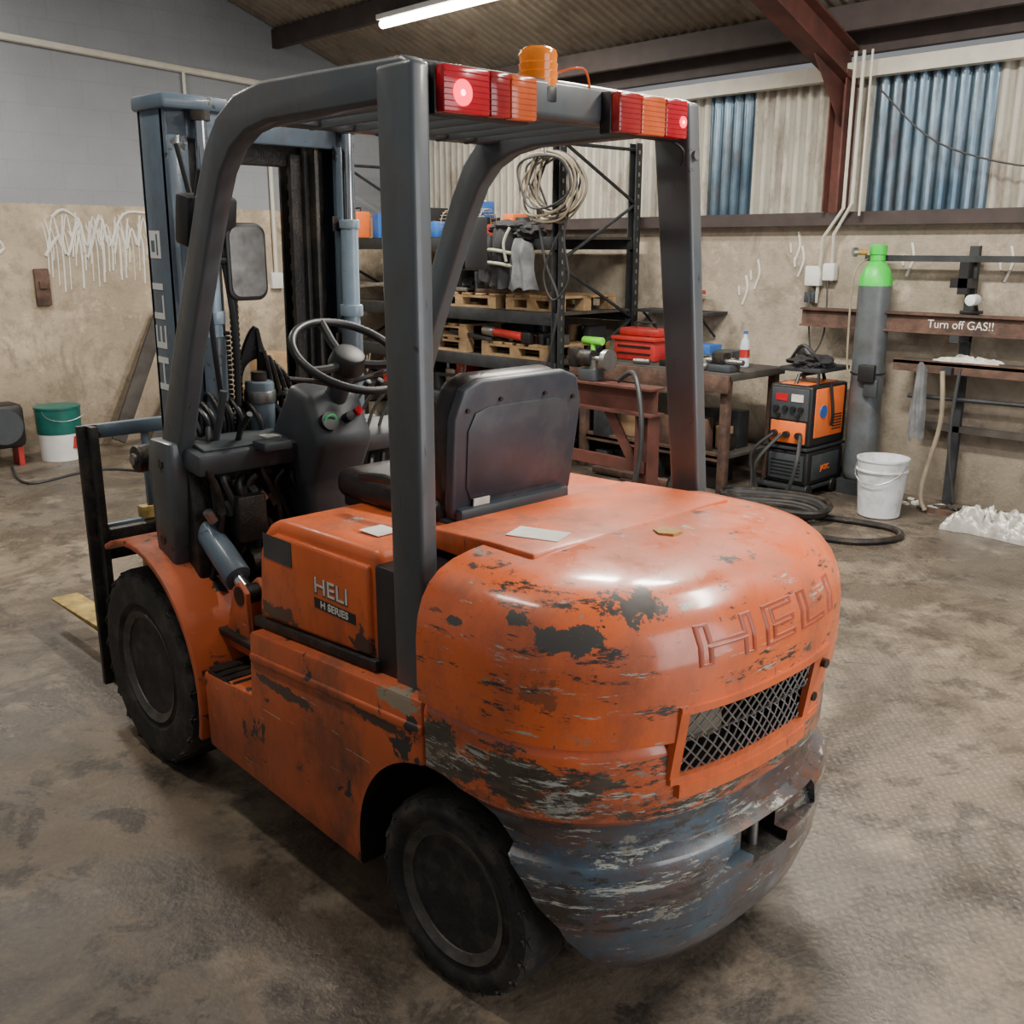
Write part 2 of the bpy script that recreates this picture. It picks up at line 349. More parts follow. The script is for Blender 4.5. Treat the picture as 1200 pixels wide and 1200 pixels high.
    def text(s,body,size,m,X,Y,org,depth=.001,outline=0,fn=None,sx=1,bold=0,space=1):
        cu=bpy.data.curves.new('t','FONT'); cu.body=body; cu.size=size; cu.offset=bold; cu.space_character=space
        cu.align_x='CENTER'; cu.align_y='CENTER'
        if outline: cu.fill_mode='NONE'; cu.bevel_depth=outline; cu.bevel_resolution=1
        else: cu.extrude=depth
        ob=bpy.data.objects.new('t',cu); bpy.context.collection.objects.link(ob)
        me=bpy.data.meshes.new_from_object(ob.evaluated_get(bpy.context.evaluated_depsgraph_get()))
        bpy.data.objects.remove(ob)
        b=bmesh.new(); b.from_mesh(me); bpy.data.meshes.remove(me)
        X=Vector(X);Y=Vector(Y);Z=X.cross(Y)
        if outline:
            bmesh.ops.subdivide_edges(b,edges=[e for e in b.edges if e.calc_length()>size*.12],cuts=5)
        for v in b.verts:
            p=v.co; w=Vector(org)+X*(p.x*sx)+Y*p.y+Z*p.z
            if fn: w=fn(w)
            v.co=w
        return s.add(b,m)
    def done(s,ang=35):
        me=bpy.data.meshes.new(s.name); s.bm.to_mesh(me); s.bm.free()
        for m in s.mats: me.materials.append(m)
        me.polygons.foreach_set('use_smooth',[True]*len(me.polygons)); me.set_sharp_from_angle(angle=math.radians(ang))
        ob=bpy.data.objects.new(s.name,me); bpy.context.collection.objects.link(ob)
        ob.location=s.loc; ob.rotation_euler=(0,0,s.rotz)
        if s.parent: ob.parent=s.parent
        return ob
def boolean(ob,cutters):
    for c in cutters:
        md=ob.modifiers.new('b','BOOLEAN'); md.operation='DIFFERENCE'; md.object=c; md.solver='EXACT'
        try: md.material_mode='TRANSFER'
        except Exception: pass
    dg=bpy.context.evaluated_depsgraph_get(); dg.update()
    me=bpy.data.meshes.new_from_object(ob.evaluated_get(dg))
    ob.modifiers.clear(); ob.data=me
    me.polygons.foreach_set('use_smooth',[True]*len(me.polygons)); me.set_sharp_from_angle(angle=math.radians(32))
    for c in cutters: bpy.data.objects.remove(c)
# ================================================================= ROOM
def roofz(y): return 3.15+.36*(y+5)
MB('floor').box((-5,-5.2,-.1),(7.6,6,0),'floor').done()
w=MB('wall_left'); w.prism([(-5.0,0),(6,0),(6,7.3),(-5.0,3.25)],'x',7.4,7.6,'wallG').done()
w=MB('wall_right'); w.box((-5,-5.2,0),(7.4,-5.0,1.84),'wallE').done()
def sheet(name,x0,x1,m,pitch=.09,amp=.014,y=-5.06,z0=1.84,z1=2.85):
    b=MB(name); bm=bmesh.new(); n=int((x1-x0)/pitch*8); pr=None
    for i in range(n+1):
        x=x0+(x1-x0)*i/n; o=amp*math.sin(2*PI*(x)/pitch)
        a=bm.verts.new((x,y+o,z0)); c=bm.verts.new((x,y+o,z1))
        if pr: bm.faces.new((pr[0],a,c,pr[1]))
        pr=(a,c)
    b.add(bm,m); b.done(80)
k=1
for x0,x1,m in [(4.6,7.4,'corrW'),(3.5,4.6,'corrW'),(3.08,3.5,'corrB'),(2.15,3.08,'corrW'),(1.32,2.15,'corrB'),(.5,1.32,'corrW'),(-1,.5,'corrB')]:
    sheet('wall_cladding_%d'%k,x0,x1,m); k+=1
b=MB('ceiling'); bm=bmesh.new(); pr=None; n=int(9/.09*6)
for i in range(n+1):
    x=-1.4+9*i/n; o=.013*math.sin(2*PI*x/.09)
    a=bm.verts.new((x,-5.15,roofz(-5.15)+o)); c=bm.verts.new((x,2.0,roofz(2.0)+o))
    if pr: bm.faces.new((pr[0],a,c,pr[1]))
    pr=(a,c)
b.add(bm,'roof'); b.done(80)
MB('trim_1').box((-1,-5.0,1.84),(7.4,-4.9,1.93),'purlin').done()
MB('trim_2').box((-1,-5.02,2.80),(7.4,-4.93,2.90),'cream').done()
MB('trim_3').box((-1,-5.02,2.95),(7.4,-4.95,3.12),'purlin').done()
for i,y in enumerate((-4.75,-3.6,-2.4,-1.2)):
    z=roofz(y)-.02
    MB('trim_%d'%(i+4)).box((-1,y-.03,z-.16),(7.4,y+.03,z-.0),'purlin').done()
x=2.30
b=MB('trim_8')
for dx in (-.06,.05): b.box((x+dx,-4.99,1.93),(x+dx+.010,-4.84,2.85),'redox')
b.box((x-.06,-4.925,1.93),(x+.06,-4.915,2.85),'redox')
def raft(yy,off): return roofz(yy)-.18-off
for (o0,o1,w2) in ((0,.014,.08),(.22,.234,.08),(.0,.23,.006)):
    b.prism([(-4.98,raft(-4.98,o0)),(1.5,raft(1.5,o0)),(1.5,raft(1.5,o1)),(-4.98,raft(-4.98,o1))],'x',x-w2,x+w2,'redox')
b.prism([(-4.9,2.50),(-4.9,2.8),(-4.45,2.98),(-4.5,2.92)],'x',x-.006,x+.006,'redox').done()
b=MB('electrical_conduit')
b.tube([(2.19,-4.84,2.95),(2.19,-4.84,1.95),(2.36,-4.9,1.76),(2.42,-4.97,1.3)],.012,'cream')
b.tube([(2.13,-4.84,2.95),(2.13,-4.84,1.98),(2.28,-4.9,1.78),(2.31,-4.97,1.45)],.012,'cream')
b.tube([(2.07,-4.84,2.95),(2.07,-4.84,1.9)],.008,'cream')
b.box((2.38,-4.99,1.42),(2.50,-4.92,1.56),'white',.008).box((2.27,-4.99,1.46),(2.36,-4.92,1.58),'white',.008)
b.box((2.42,-4.99,1.30),(2.5,-4.93,1.38),'dkgrey',.006)
b.tube([(2.3,-4.9,1.46),(2.27,-4.85,1.1),(2.34,-4.82,.95),(2.4,-4.85,1.2),(2.44,-4.9,1.42)],.006,'cablek',smooth=5)
b.done()
b=MB('wall_conduit'); b.tube([(7.37,.5,3.36),(7.37,-3.6,3.14)],.03,'cream'); b.tube([(7.37,-3.46,3.1),(7.37,-3.46,1.4)],.02,'cream'); b.tube([(7.37,-2.65,3.2),(7.37,-2.65,2.1)],.015,'cream'); b.box((7.35,-3.52,1.3),(7.4,-3.40,1.45),'white',.005); b.done()
MB('wall_switch_box').box((7.36,-1.32,1.22),(7.4,-1.2,1.52),'rust',.01).box((7.34,-1.29,1.36),(7.36,-1.23,1.42),'rust').done()
b=MB('wall_chalk_marks')
def scrib(pts,r=.012,wall='g'):
    if wall=='g': b.tube([(7.397,p[0],p[1]) for p in pts],r,'chalk',seg=5,smooth=4)
    else: b.tube([(p[0],-4.997,p[1]) for p in pts],r,'chalk',seg=5,smooth=4)
random.seed(21)
for k in range(34):
    y0=-1.30-.030*k+random.uniform(-.02,.02); zc=1.66+.1*random.random(); L=.1+.24*random.random()
    scrib([(y0,zc+L*.6),(y0-.03,zc),(y0-.02,zc-L)],.004+.005*random.random())
for k in range(8):
    y0=-1.35-.11*k; scrib([(y0,1.62+.1*random.random()),(y0-.06,1.84+.12*random.random()),(y0-.10,1.70),(y0-.14,1.9+.08*random.random())],.007+.005*random.random())
scrib([(-1.32,1.62),(-1.45,1.78),(-1.5,1.62),(-1.62,1.92),(-1.66,1.6),(-1.8,1.95),(-1.86,1.7),(-2.0,1.96),(-2.2,1.98)],.014)
scrib([(-1.4,1.93),(-1.5,1.99),(-1.62,1.9),(-1.55,1.78)],.012)
scrib([(-.8,1.62),(-.95,1.75),(-.9,1.82),(-1.0,1.68),(-.85,1.6)],.012); scrib([(-3.2,1.9),(-3.22,1.65),(-3.25,1.55)],.012)
for (x,z) in ((2.95,1.5),(3.05,1.38),(2.62,1.7),(2.58,1.6),(1.75,1.62),(1.1,1.6)):
    scrib([(x,z+.1),(x-.02,z),(x+.02,z-.12)],.010,'e'); scrib([(x+.06,z+.02),(x+.05,z-.05)],.008,'e')
b.done(); random.seed(7)
def fluo(x0,x1,y,z):
    b=MB('fluorescent_light'); b.box((x0,y-.05,z+.01),(x1,y+.05,z+.05),'white',.005); b.cyl((x0+.02,y,z-.02),(x1-.02,y,z-.02),.030,'tube'); b.tube([(x0+.2,y,z+.05),(x0+.2,y,roofz(y)-.03)],.004,'black'); b.tube([(x1-.2,y,z+.05),(x1-.2,y,roofz(y)-.03)],.004,'black'); b.done()
fluo(4.1,5.65,-3.52,3.44); fluo(.6,2.1,-2.2,3.75); fluo(.6,2.1,1.2,3.9)
# ================================================================= FORKLIFT
FL=empty('forklift')
NN=2.4
PROF=[(.12,.30,.42),(.15,.35,.46),(.20,.385,.50),(.28,.41,.535),(.38,.422,.55),(.450,.427,.557),(.466,.42,.55),(.478,.388,.522),(.52,.383,.518),(.545,.392,.53),(.56,.400,.543),(.70,.405,.546),(.712,.402,.543),(.722,.396,.538),(.734,.42,.56),(.78,.425,.563),(.88,.425,.563),(.93,.418,.557),(.97,.40,.543),(1.00,.375,.522),(1.022,.345,.495),(1.038,.30,.455),(1.048,.24,.40),(1.055,.16,.30),(1.058,.08,.15)]
def ab(z):
    for i in range(len(PROF)-1):
        if PROF[i][0]<=z<=PROF[i+1][0]:
            t=(z-PROF[i][0])/(PROF[i+1][0]-PROF[i][0]); return PROF[i][1]+t*(PROF[i+1][1]-PROF[i][1]),PROF[i][2]+t*(PROF[i+1][2]-PROF[i][2])
    return PROF[-1][1:]
def surfx(y,z):
    a,bb=ab(z); return -a*max(0,1-(abs(y)/bb)**NN)**(1/NN)
bm=bmesh.new(); rings=[]
K=72
for (z,a,bb) in PROF:
    fx=.135; pts=[(fx,bb),(fx*.5,bb)]
    for i in range(K+1):
        t=PI/2-PI*i/K; y=bb*math.copysign(abs(math.sin(t))**(2/NN),math.sin(t)); xx=-a*abs(math.cos(t))**(2/NN)
        pts.append((xx,y))
    pts+=[(fx*.5,-bb),(fx,-bb)]
    rings.append([bm.verts.new((p[0],p[1],z)) for p in pts])
n=len(rings[0])
for i in range(len(rings)-1):
    for k in range(n): bm.faces.new((rings[i][k],rings[i][(k+1)%n],rings[i+1][(k+1)%n],rings[i+1][k]))
bm.faces.new(rings[0][::-1]); bm.faces.new(rings[-1])
bmesh.ops.recalc_face_normals(bm,faces=bm.faces[:])
b=MB('counterweight',FL); b.add(bm,'cw'); cw=b.done()
WY0,WY1,WZ0,WZ1=-.14,.295,.645,.80
AX=.10
arch=[(AX+.30*math.cos(math.radians(a)),.27+.30*math.sin(math.radians(a))) for a in range(0,163,6)]
arch=[(AX+.30,-.05)]+arch+[(-.225,.31),(-.262,.20),(-.32,.09),(-.34,-.05)]
def archcut(s,mat='grease'):
    y0,y1=(.20,.8) if s>0 else (-.8,-.20)
    return MB('c').prism(arch,'y',y0,y1,mat).done()
cut=[archcut(1),archcut(-1)]
cut.append(MB('c3').box((-.6,WY0,WZ0),(-.22,WY1,WZ1),'grease').done())
cut.append(MB('c6').prism([(-.24,.385),(-.20,.465),(.13,.465),(.17,.385)],'x',-.6,-.385,'cw').done())
cut.append(MB('c4').prism([(-.6,.34),(-.6,.45),(-.33,.44),(-.33,.37)],'y',-.08,.06,'grease').done())
cut.append(MB('c5').box((-.8,-.14,.0),(-.2,.02,.17),'grease').done())
boolean(cw,cut)
b=MB('rear_grille',FL)
def strip(y0,y1,z0,z1,off,m,N=14):
    bb=bmesh.new(); R=[]
    for i in range(N+1):
        y=y0+(y1-y0)*i/N
        a=surfx(y,z0);c=surfx(y,z1)
        R.append([bb.verts.new(p) for p in ((a+.01,y,z0),(a-off,y,z0),(c-off,y,z1),(c+.01,y,z1))])
    for i in range(N):
        for k in range(4): bb.faces.new((R[i][k],R[i][(k+1)%4],R[i+1][(k+1)%4],R[i+1][k]))
    bb.faces.new(R[0]); bb.faces.new(R[-1][::-1]); bmesh.ops.recalc_face_normals(bb,faces=bb.faces[:]); b.add(bb,m)
strip(WY1+.012,WY0-.08,WZ1-.004,WZ1+.012,.008,'orange_clean'); strip(WY1+.012,WY0-.08,WZ0-.014,WZ0+.004,.010,'orange_clean')
strip(WY1+.014,WY1-.006,WZ0,WZ1,.009,'orange_clean',3); strip(WY0+.004,WY0-.08,WZ0,WZ1,.006,'orange_clean',5)
strip(WY1-.006,WY0,WZ0-.045,WZ0-.014,.014,'orange_clean')
for s in (1,-1):
    for i in range(-12,28):
        pts=[]
        y0=WY1-i*.03
        for j in range(13):
            z=WZ0+(WZ1-WZ0)*j/12; y=y0-s*((WZ1-WZ0)*j/12)*.95
            if WY0<=y<=WY1: pts.append((surfx(y,z)+.006,y,z))
        if len(pts)>1: b.tube(pts,.0022,'steel',seg=5)
for (y,z) in ((-.185,.775),(-.175,.69)): b.cyl((surfx(y,z)+.01,y,z),(surfx(y,z)-.016,y,z),.011,'grease')
b.done()
b=MB('radiator_core',FL); b.box((-.24,WY0+.01,.65),(-.215,WY1-.01,.795),'rust'); b.cyl((-.30,.10,.70),(-.29,.27,.72),.045,'cable'); b.done()
MB('rear_lettering',FL).text('HELI',.112,'orange_shade',(0,-1,0),(0,0,1),(0,.012,.925),outline=.0032,sx=2.3,space=1.06,fn=lambda w:Vector((surfx(w.y,w.z)+(w.x)*1+.0003,w.y,w.z))).done()
b=MB('tow_pin',FL); b.cyl((-.37,-.01,.33),(-.37,-.01,.50),.013,'steel').done()
b=MB('side_body',FL)
prof=[(.14,.725),(.90,.675),(.915,.48),(1.20,.46),(1.19,.22),(.36,.185),(.14,.185)]
b.prism(prof,'y',.30,.55,'orange_worn',.012); b.prism(prof,'y',-.55,-.30,'orange_worn',.012); body=b.done()
boolean(body,[archcut(1),archcut(-1)])
b=MB('side_trim',FL)
b.prism([(.14,.665),(.895,.615),(.895,.59),(.14,.64)],'y',.54,.556,'orange_worn',.006,3)
b.box((.92,.33,.462),(1.18,.545,.470),'grease',.003)
for k in range(6): b.box((.94+.04*k,.34,.468),(.955+.04*k,.54,.474),'grease')
b.done()
b=MB('chassis',FL); b.box((-.15,-.20,.24),(1.75,.20,.62),'grease',.02); b.box((.42,-.30,.24),(1.2,.30,.62),'grease',.01); b.box((.9,-.52,.44),(1.22,.52,.46),'grease',.004)
b.box((.13,-.50,.60),(.37,.50,.98),'black',.01)
b.cyl((.10,-.40,.25),(.10,.40,.25),.05,'grease'); b.cyl((1.63,-.45,.335),(1.63,.45,.335),.09,'grease'); b.done()
b=MB('engine_cover',FL)
b.prism([(.36,.715),(.925,.675),(.93,.70),(.905,.90),(.885,.95),(.85,.985),(.80,1.0),(.36,1.012)],'y',-.495,.495,'orange',.035,4)
b.prism([(.385,.745),(.895,.71),(.90,.73),(.88,.90),(.86,.94),(.80,.965),(.385,.972)],'y',-.508,.508,'orange',.010,3)
b.box((.355,-.515,.695),(.93,.515,.722),'grease',.004,rot=(0,math.radians(4),0))
b.text('HELI',.058,'dkgrey',(-1,0,0),(0,0,1),(.545,.5085,.868),.0005,sx=1.35,bold=.002); b.text('HELI',.058,'sticker',(-1,0,0),(0,0,1),(.543,.5092,.870),.0005,sx=1.35,bold=.0004)
b.box((.44,.5082,.810),(.62,.5092,.837),'black'); b.text('H SERIES',.026,'sticker',(-1,0,0),(0,0,1),(.53,.5098,.8235),.0005,sx=1.25,bold=.0006)
b.box((.72,.5085,.89),(.86,.5095,.958),'dkgrey',0)
b.done()
b=MB('stickers',FL)
b.box((.02,.20,1.0610),(.15,.28,1.0625),'sticker',rot=(0,0,.35)); b.cyl((-.10,.0,1.052),(-.10,.0,1.062),.034,'brass',seg=6); b.cyl((-.12,-.33,1.035),(-.12,-.33,1.046),.028,'brass')
b.box((.46,.35,1.012),(.54,.42,1.014),'sticker').done()
b=MB('engine_hood_rear',FL); b.prism([(.12,1.0),(.36,1.0),(.37,1.02),(.33,1.05),(.12,1.060),(-.02,1.061),(-.02,1.03)],'y',-.36,.36,'orange',.006,3).done()
for s in (1,-1):
    b=MB('front_fender',FL)
    out=[];inn=[]
    for i in range(19):
        a=math.radians(62+ (196-62)*i/18); R=.43; 
        out.append((1.63+R*math.cos(a),.345+R*math.sin(a)*1.0)); inn.append((1.63+(R-.02)*math.cos(a),.345+(R-.02)*math.sin(a)))
    y0,y1=(.30,.565) if s>0 else (-.565,-.30)
    b.prism(out+inn[::-1],'y',y0,y1,'orange_worn',.006,3)
    b.prism([(1.20,.46),(1.20,.24),(1.24,.24)]+[(x,z) for x,z in out[::-1] if z<.72],'y',y0 if s>0 else -.32,.32 if s>0 else y1,'orange_worn')
    b.done()
def wheel(name,cx,cy,r,w,s,steer=0,par=FL,rimr=.17):
    e=empty(name,(cx,cy,r),steer); e.parent=par
    b=MB('tyre',e); h=w/2
    pr=[(rimr,-h*.75),(rimr+.012,-h*.90),(rimr+.025,-h*.82),(rimr+.04,-h*.97),(r*.86,-h),(r-.028,-h*.98),(r-.010,-h*.90),(r-.001,-h*.7),(r-.001,h*.7),(r-.010,h*.90),(r-.028,h*.98),(r*.86,h),(rimr+.04,h*.97),(rimr+.025,h*.82),(rimr+.012,h*.90),(rimr,h*.75)]
    b.lathe(pr,'rubber',axis='y',seg=72)
    N=22
    for i in range(N):
        a=2*PI*i/N
        for q in (1,-1):
            aa=a+(PI/N if q<0 else 0)
            c=Vector((math.cos(aa)*(r-.016),q*h*.54,math.sin(aa)*(r-.016)))
            bb=bmesh.new(); bmesh.ops.create_cube(bb,size=1); bb.transform(Matrix.Diagonal((.024,h*.84,2*PI*r/N*.72,1))); bmesh.ops.bevel(bb,geom=bb.edges[:],offset=.009,segments=2,affect='EDGES')
            b.add(bb,'rubber',Matrix.Translation(c)@Matrix.Rotation(-aa,4,'Y')@Matrix.Rotation(q*.38,4,'X'))
    b.done()
    b=MB('rim',e); o=s
    b.lathe([(.001,o*h*.22),(.05,o*h*.22),(.058,-o*h*.10),(rimr*.60,-o*h*.18),(rimr*.72,o*h*.02),(rimr*.78,-o*h*.20),(rimr*.84,-o*h*.2),(rimr*.86,o*h*.45),(rimr*.92,o*h*.5),(rimr*.93,-o*h*.7),(.001,-o*h*.7)],'rim',axis='y',seg=48)
    b.lathe([(rimr*.86,o*h*.44),(rimr*.90,o*h*.58),(rimr*.93,o*h*.80),(rimr*1.0,o*h*.84),(rimr+.012,o*h*.93),(rimr+.010,o*h*.5),(rimr*.90,o*h*.4)],'rimlip',axis='y',seg=48)
    for i in range(6):
        a=2*PI*i/6+.3; b.cyl((.088*math.cos(a),-o*h*.1,.088*math.sin(a)),(.088*math.cos(a),o*h*.22,.088*math.sin(a)),.013,'rimlip',seg=6); b.cyl((.088*math.cos(a),0,.088*math.sin(a)),(.088*math.cos(a),o*h*.34,.088*math.sin(a)),.007,'rimlip',seg=8)
    b.cyl((0,o*h*.2,0),(0,o*h*.60,0),.040,'rimlip',bev=.008); b.cyl((0,o*h*.5,0),(0,o*h*.70,0),.018,'grease',bev=.004); b.done()
wheel('rear_wheel',.088,.445,.245,.165,1,math.radians(3),rimr=.155); wheel('rear_wheel',.088,-.445,.245,.165,-1,math.radians(3),rimr=.155)
wheel('front_wheel',1.63,.455,.335,.18,1,rimr=.18); wheel('front_wheel',1.63,-.455,.335,.18,-1,rimr=.18)
b=MB('overhead_guard',FL)
outer=[(.225,2.055),(.25,2.072),(.80,2.082),(.93,2.065),(1.03,2.02),(1.10,1.95),(1.16,1.85),(1.37,1.43),(1.51,1.13),(1.56,1.02)]
inner=[(1.42,1.02),(1.40,1.08),(1.27,1.40),(1.075,1.79),(1.02,1.88),(.96,1.935),(.88,1.97),(.78,1.985),(.225,1.985)]
for y0,y1 in ((.42,.474),(-.474,-.42)): b.prism(outer+inner,'y',y0,y1,'grey',.012,3)
for s in (1,-1):
    bb=bmesh.new(); vs=[]
    for (z,xc,yc,hx,hy) in ((.70,.228,.488,.054,.024),(2.06,.275,.452,.060,.026)):
        if s<0 and z<1: xc,yc,hx=(.195,.520,.045)
        for dx,dy in ((-hx,-hy),(hx,-hy),(hx,hy),(-hx,hy)): vs.append(bb.verts.new((xc+dx,s*(yc)+dy,z)))
    bb.faces.new(vs[0:4]); bb.faces.new(vs[4:8])
    for i in range(4): bb.faces.new((vs[i],vs[(i+1)%4],vs[4+(i+1)%4],vs[4+i]))
    bmesh.ops.recalc_face_normals(bb,faces=bb.faces[:])
    bmesh.ops.bevel(bb,geom=bb.edges[:],offset=.011,segments=3,affect='EDGES',profile=.5); b.add(bb,'grey')
    y0,y1=(.42,.50) if s>0 else (-.50,-.42)
    b.prism([(1.40,1.12),(1.55,1.12),(1.575,1.02),(1.55,.70),(1.44,.70),(1.41,.95)],'y',y0,y1,'grey',.012)
    b.cyl((1.47,y0-.004,1.05),(1.47,y1+.004,1.05),.016,'grease',seg=6); b.cyl((1.50,y0-.004,.80),(1.50,y1+.004,.80),.016,'grease',seg=6)
b.cyl((.21,-.455,1.93),(.20,-.455,1.93),.012,'steel')
b.box((.255,-.46,1.985),(.325,.46,2.072),'grey',.014,seg=3)
b.box((.92,-.44,2.005),(1.01,.44,2.035),'grey',.01)
for i in range(7):
    y=-.33+.11*i; b.box((.30,y-.006,2.0),(.98,y+.006,2.03),'grey',.003)
b.done()
for seg in ([(.405,.275,'redlens'),(.275,.215,'dkredlens'),(.215,.135,'amber')],[(-.14,-.225,'dkredlens'),(-.225,-.32,'amber'),(-.32,-.41,'redlens')]):
    b=MB('tail_lamp',FL); b.box((.225,min(s[1] for s in seg)-.004,1.962),(.262,max(s[0] for s in seg)+.004,2.06),'black',.006)
    for y1,y0,m in seg:
        b.box((.20,y0+.001,1.965),(.23,y1-.001,2.057),m,.006)
        for k in range(1,8): b.box((.1985,y0+.004,1.965+.0115*k-.001),(.201,y1-.004,1.965+.0115*k+.001),m)
    yl=(.355 if seg[0][0]>0 else -.388)
    b.cyl((.202,yl,2.005),(.1975,yl,2.005),.026 if seg[0][0]>0 else .014,'redlit'); b.cyl((.201,yl,2.005),(.1965,yl,2.005),.006 if seg[0][0]>0 else .004,'redhot'); b.done()
b=MB('beacon_light',FL); b.cyl((.30,.035,2.02),(.30,.035,2.055),.048,'black',bev=.004)
b.lathe([(.046,2.055),(.048,2.07),(.044,2.072),(.0465,2.088),(.0435,2.09),(.046,2.106),(.043,2.108),(.045,2.125),(.042,2.135),(.030,2.142),(.001,2.143)],'beacon',(.30,.035,0)); b.done()
b=MB('lamp_wire',FL); b.tube([(.28,.03,2.08),(.24,-.05,2.10),(.26,-.1,2.06)],.003,'amber',smooth=5); b.tube([(.25,-.39,1.97),(.22,-.42,1.94),(.24,-.44,1.9)],.004,'black',smooth=4).done()
b=MB('operator_seat',FL)
S=Matrix.Translation((.46,-.005,.99))@Matrix.Rotation(math.radians(-7),4,'Y')
pts=[(-.20,.0),(.20,.0),(.222,.06),(.232,.30),(.205,.375),(.15,.395),(-.15,.395),(-.205,.375),(-.232,.30),(-.222,.06)]
b.xf=S
b.prism(pts,'x',-.03,.0,'seatshell',.010,3)
b.prism([(y*.95,z*.97+.01) for y,z in pts],'x',.0,.085,'vinyl',.03,4)
b.prism([(y*.80,z*.62+.08) for y,z in pts],'x',-.035,-.027,'seatshell',.005,2)
for (y,z) in ((-.18,.05),(.18,.05),(-.19,.32),(.19,.32),(.08,.34),(-.08,.34),(0,.06)): b.cyl((-.036,y,z),(-.02,y,z),.006,'black',seg=10)
b.box((-.042,.10,.035),(-.038,.155,.085),'sticker')
b.xf=None
b.box((.46,-.235,.985),(.93,.235,1.075),'vinyl',.04,seg=4,rot=(0,math.radians(-3),0)); b.box((.42,-.22,.975),(.90,.22,1.02),'black',.01)
b.box((.40,-.20,.98),(.52,.20,1.05),'dkgrey',.01)
b.tube([(.45,.25,1.04),(.60,.26,1.10),(.75,.26,1.09)],.012,'black',smooth=4); b.done()
b=MB('dashboard',FL)
b.box((1.30,.10,1.035),(1.50,.46,1.105),'dkgrey',.012,rot=(0,-.12,0),seg=2); b.box((1.32,.13,1.10),(1.40,.43,1.108),'dkgrey',.003,rot=(0,-.12,0)); b.box((1.30,-.46,1.03),(1.5,-.12,1.09),'dkgrey',.012,rot=(0,-.12,0))
b.prism([(1.36,.55),(1.52,.55),(1.54,1.06),(1.40,1.06)],'y',-.45,.45,'grease',.01)
b.prism([(1.16,1.10),(1.24,1.25),(1.34,1.28),(1.46,1.12),(1.46,.98),(1.30,.60),(1.22,.62),(1.24,.95)],'y',-.09,.12,'dkgrey',.03,3)
b.box((1.24,.17,1.085),(1.32,.27,1.115),'dkgrey',.008); b.box((1.34,.15,1.10),(1.40,.2,1.112),'sticker')
b.cyl((1.175,.07,1.17),(1.21,.07,1.155),.030,'black'); b.tube([(1.176-.008*math.sin(a),.07+.02*math.cos(a),1.172+.018*math.sin(a)) for a in [2*PI*i/16 for i in range(16)]],.003,'green',cyc=True); b.cyl((1.165,.0,1.18),(1.21,.0,1.16),.016,'black')
b.cyl((1.19,-.05,1.19),(1.22,-.05,1.17),.014,'redlens')
b.box((1.05,.16,.575),(1.17,.26,.60),'steel',.006,rot=(0,.5,0)); b.box((1.05,-.25,.60),(1.15,-.17,.62),'steel',.006,rot=(0,.5,0))
for k in range(5): b.box((1.06+.02*k,.165,.585+.0),(1.067+.02*k,.255,.612),'black',rot=(0,.5,0))
b.tube([(1.1,.21,.6),(1.25,.21,.75),(1.36,.21,.85)],.01,'grease'); b.box((.92,-.46,.54),(1.45,.46,.56),'grease',.004)
b.done()
b=MB('steering_wheel',FL)
Cw=Vector((1.16,.0,1.37)); ax=Vector((-.52,0,.85)).normalized(); u=Vector((0,1,0)); v=ax.cross(u)
b.tube([Cw+u*(.180*math.cos(a))+v*(.180*math.sin(a)) for a in [2*PI*i/48 for i in range(48)]],.013,'black',seg=12,cyc=True)
for a in (math.radians(20),math.radians(160),math.radians(270)):
    b.tube([Cw-ax*.03,Cw+u*(.1*math.cos(a))+v*(.1*math.sin(a))-ax*.02,Cw+u*(.178*math.cos(a))+v*(.178*math.sin(a))],.014,'black')
b.cyl(Cw-ax*.20,Cw-ax*.02,.035,'dkgrey'); b.cyl(Cw-ax*.05,Cw+ax*.012,.06,'black',.05,bev=.01)
kn=Cw+u*-.09+v*.13; b.cyl(kn,kn+ax*.05,.01,'black'); b.lathe([(.001,.04),(.02,.045),(.024,.06),(.018,.078),(.001,.083)],'black',kn-Vector((0,0,.01)))
b.tube([Cw-ax*.12,Cw-ax*.09-u*.12,Cw-ax*.06-u*.22],.008,'black'); b.tube([Cw-ax*.12,Cw-ax*.09+u*.1,Cw-ax*.07+u*.2],.008,'black'); b.done()
b=MB('control_levers',FL)
for i,y in enumerate((-.12,-.17,-.22,-.27,-.32)):
    b.tube([(1.42,y,1.0),(1.36,y,1.14),(1.26,y-.01,1.25)],.006,'steel',smooth=3); b.cyl((1.27,y-.01,1.235),(1.245,y-.01,1.27),.014,'black',bev=.005)
b.tube([(1.45,.34,1.05),(1.38,.34,1.18),(1.36,.33,1.27)],.012,'dkgrey'); b.tube([(1.40,.29,1.05),(1.36,.28,1.15),(1.30,.28,1.2)],.01,'black'); b.done()
b=MB('hoses',FL)
for i in range(16):
    y=-.35+.05*i; z=.75+.2*random.random()
    b.tube([(1.34,y,1.0),(1.30+.05*random.random(),y+.03,z+.1),(1.33,y-.02,z-.05),(1.38,y+.05*random.random(),.6)],.011,random.choice(['cablek','black','grease','dkgrey']),smooth=5)
for i in range(8):
    y=.2+.03*i; b.cyl((1.33,y,.86+.1*random.random()),(1.33,y+.02,.90+.1*random.random()),.016,random.choice(['steel','grease','dkgrey']),seg=6)
b.tube([(1.50,.36,1.0),(1.46,.38,1.08),(1.42,.40,.98),(1.40,.40,.80),(1.3,.38,.66)],.013,'black',smooth=5)
b.tube([(1.52,.30,1.02),(1.46,.34,1.14),(1.38,.38,1.0),(1.36,.38,.78),(1.44,.36,.62)],.010,'black',smooth=5)
b.box((1.28,.25,.80),(1.36,.35,.95),'grease',.01); b.cyl((1.33,.12,.72),(1.33,.3,.72),.04,'grease')
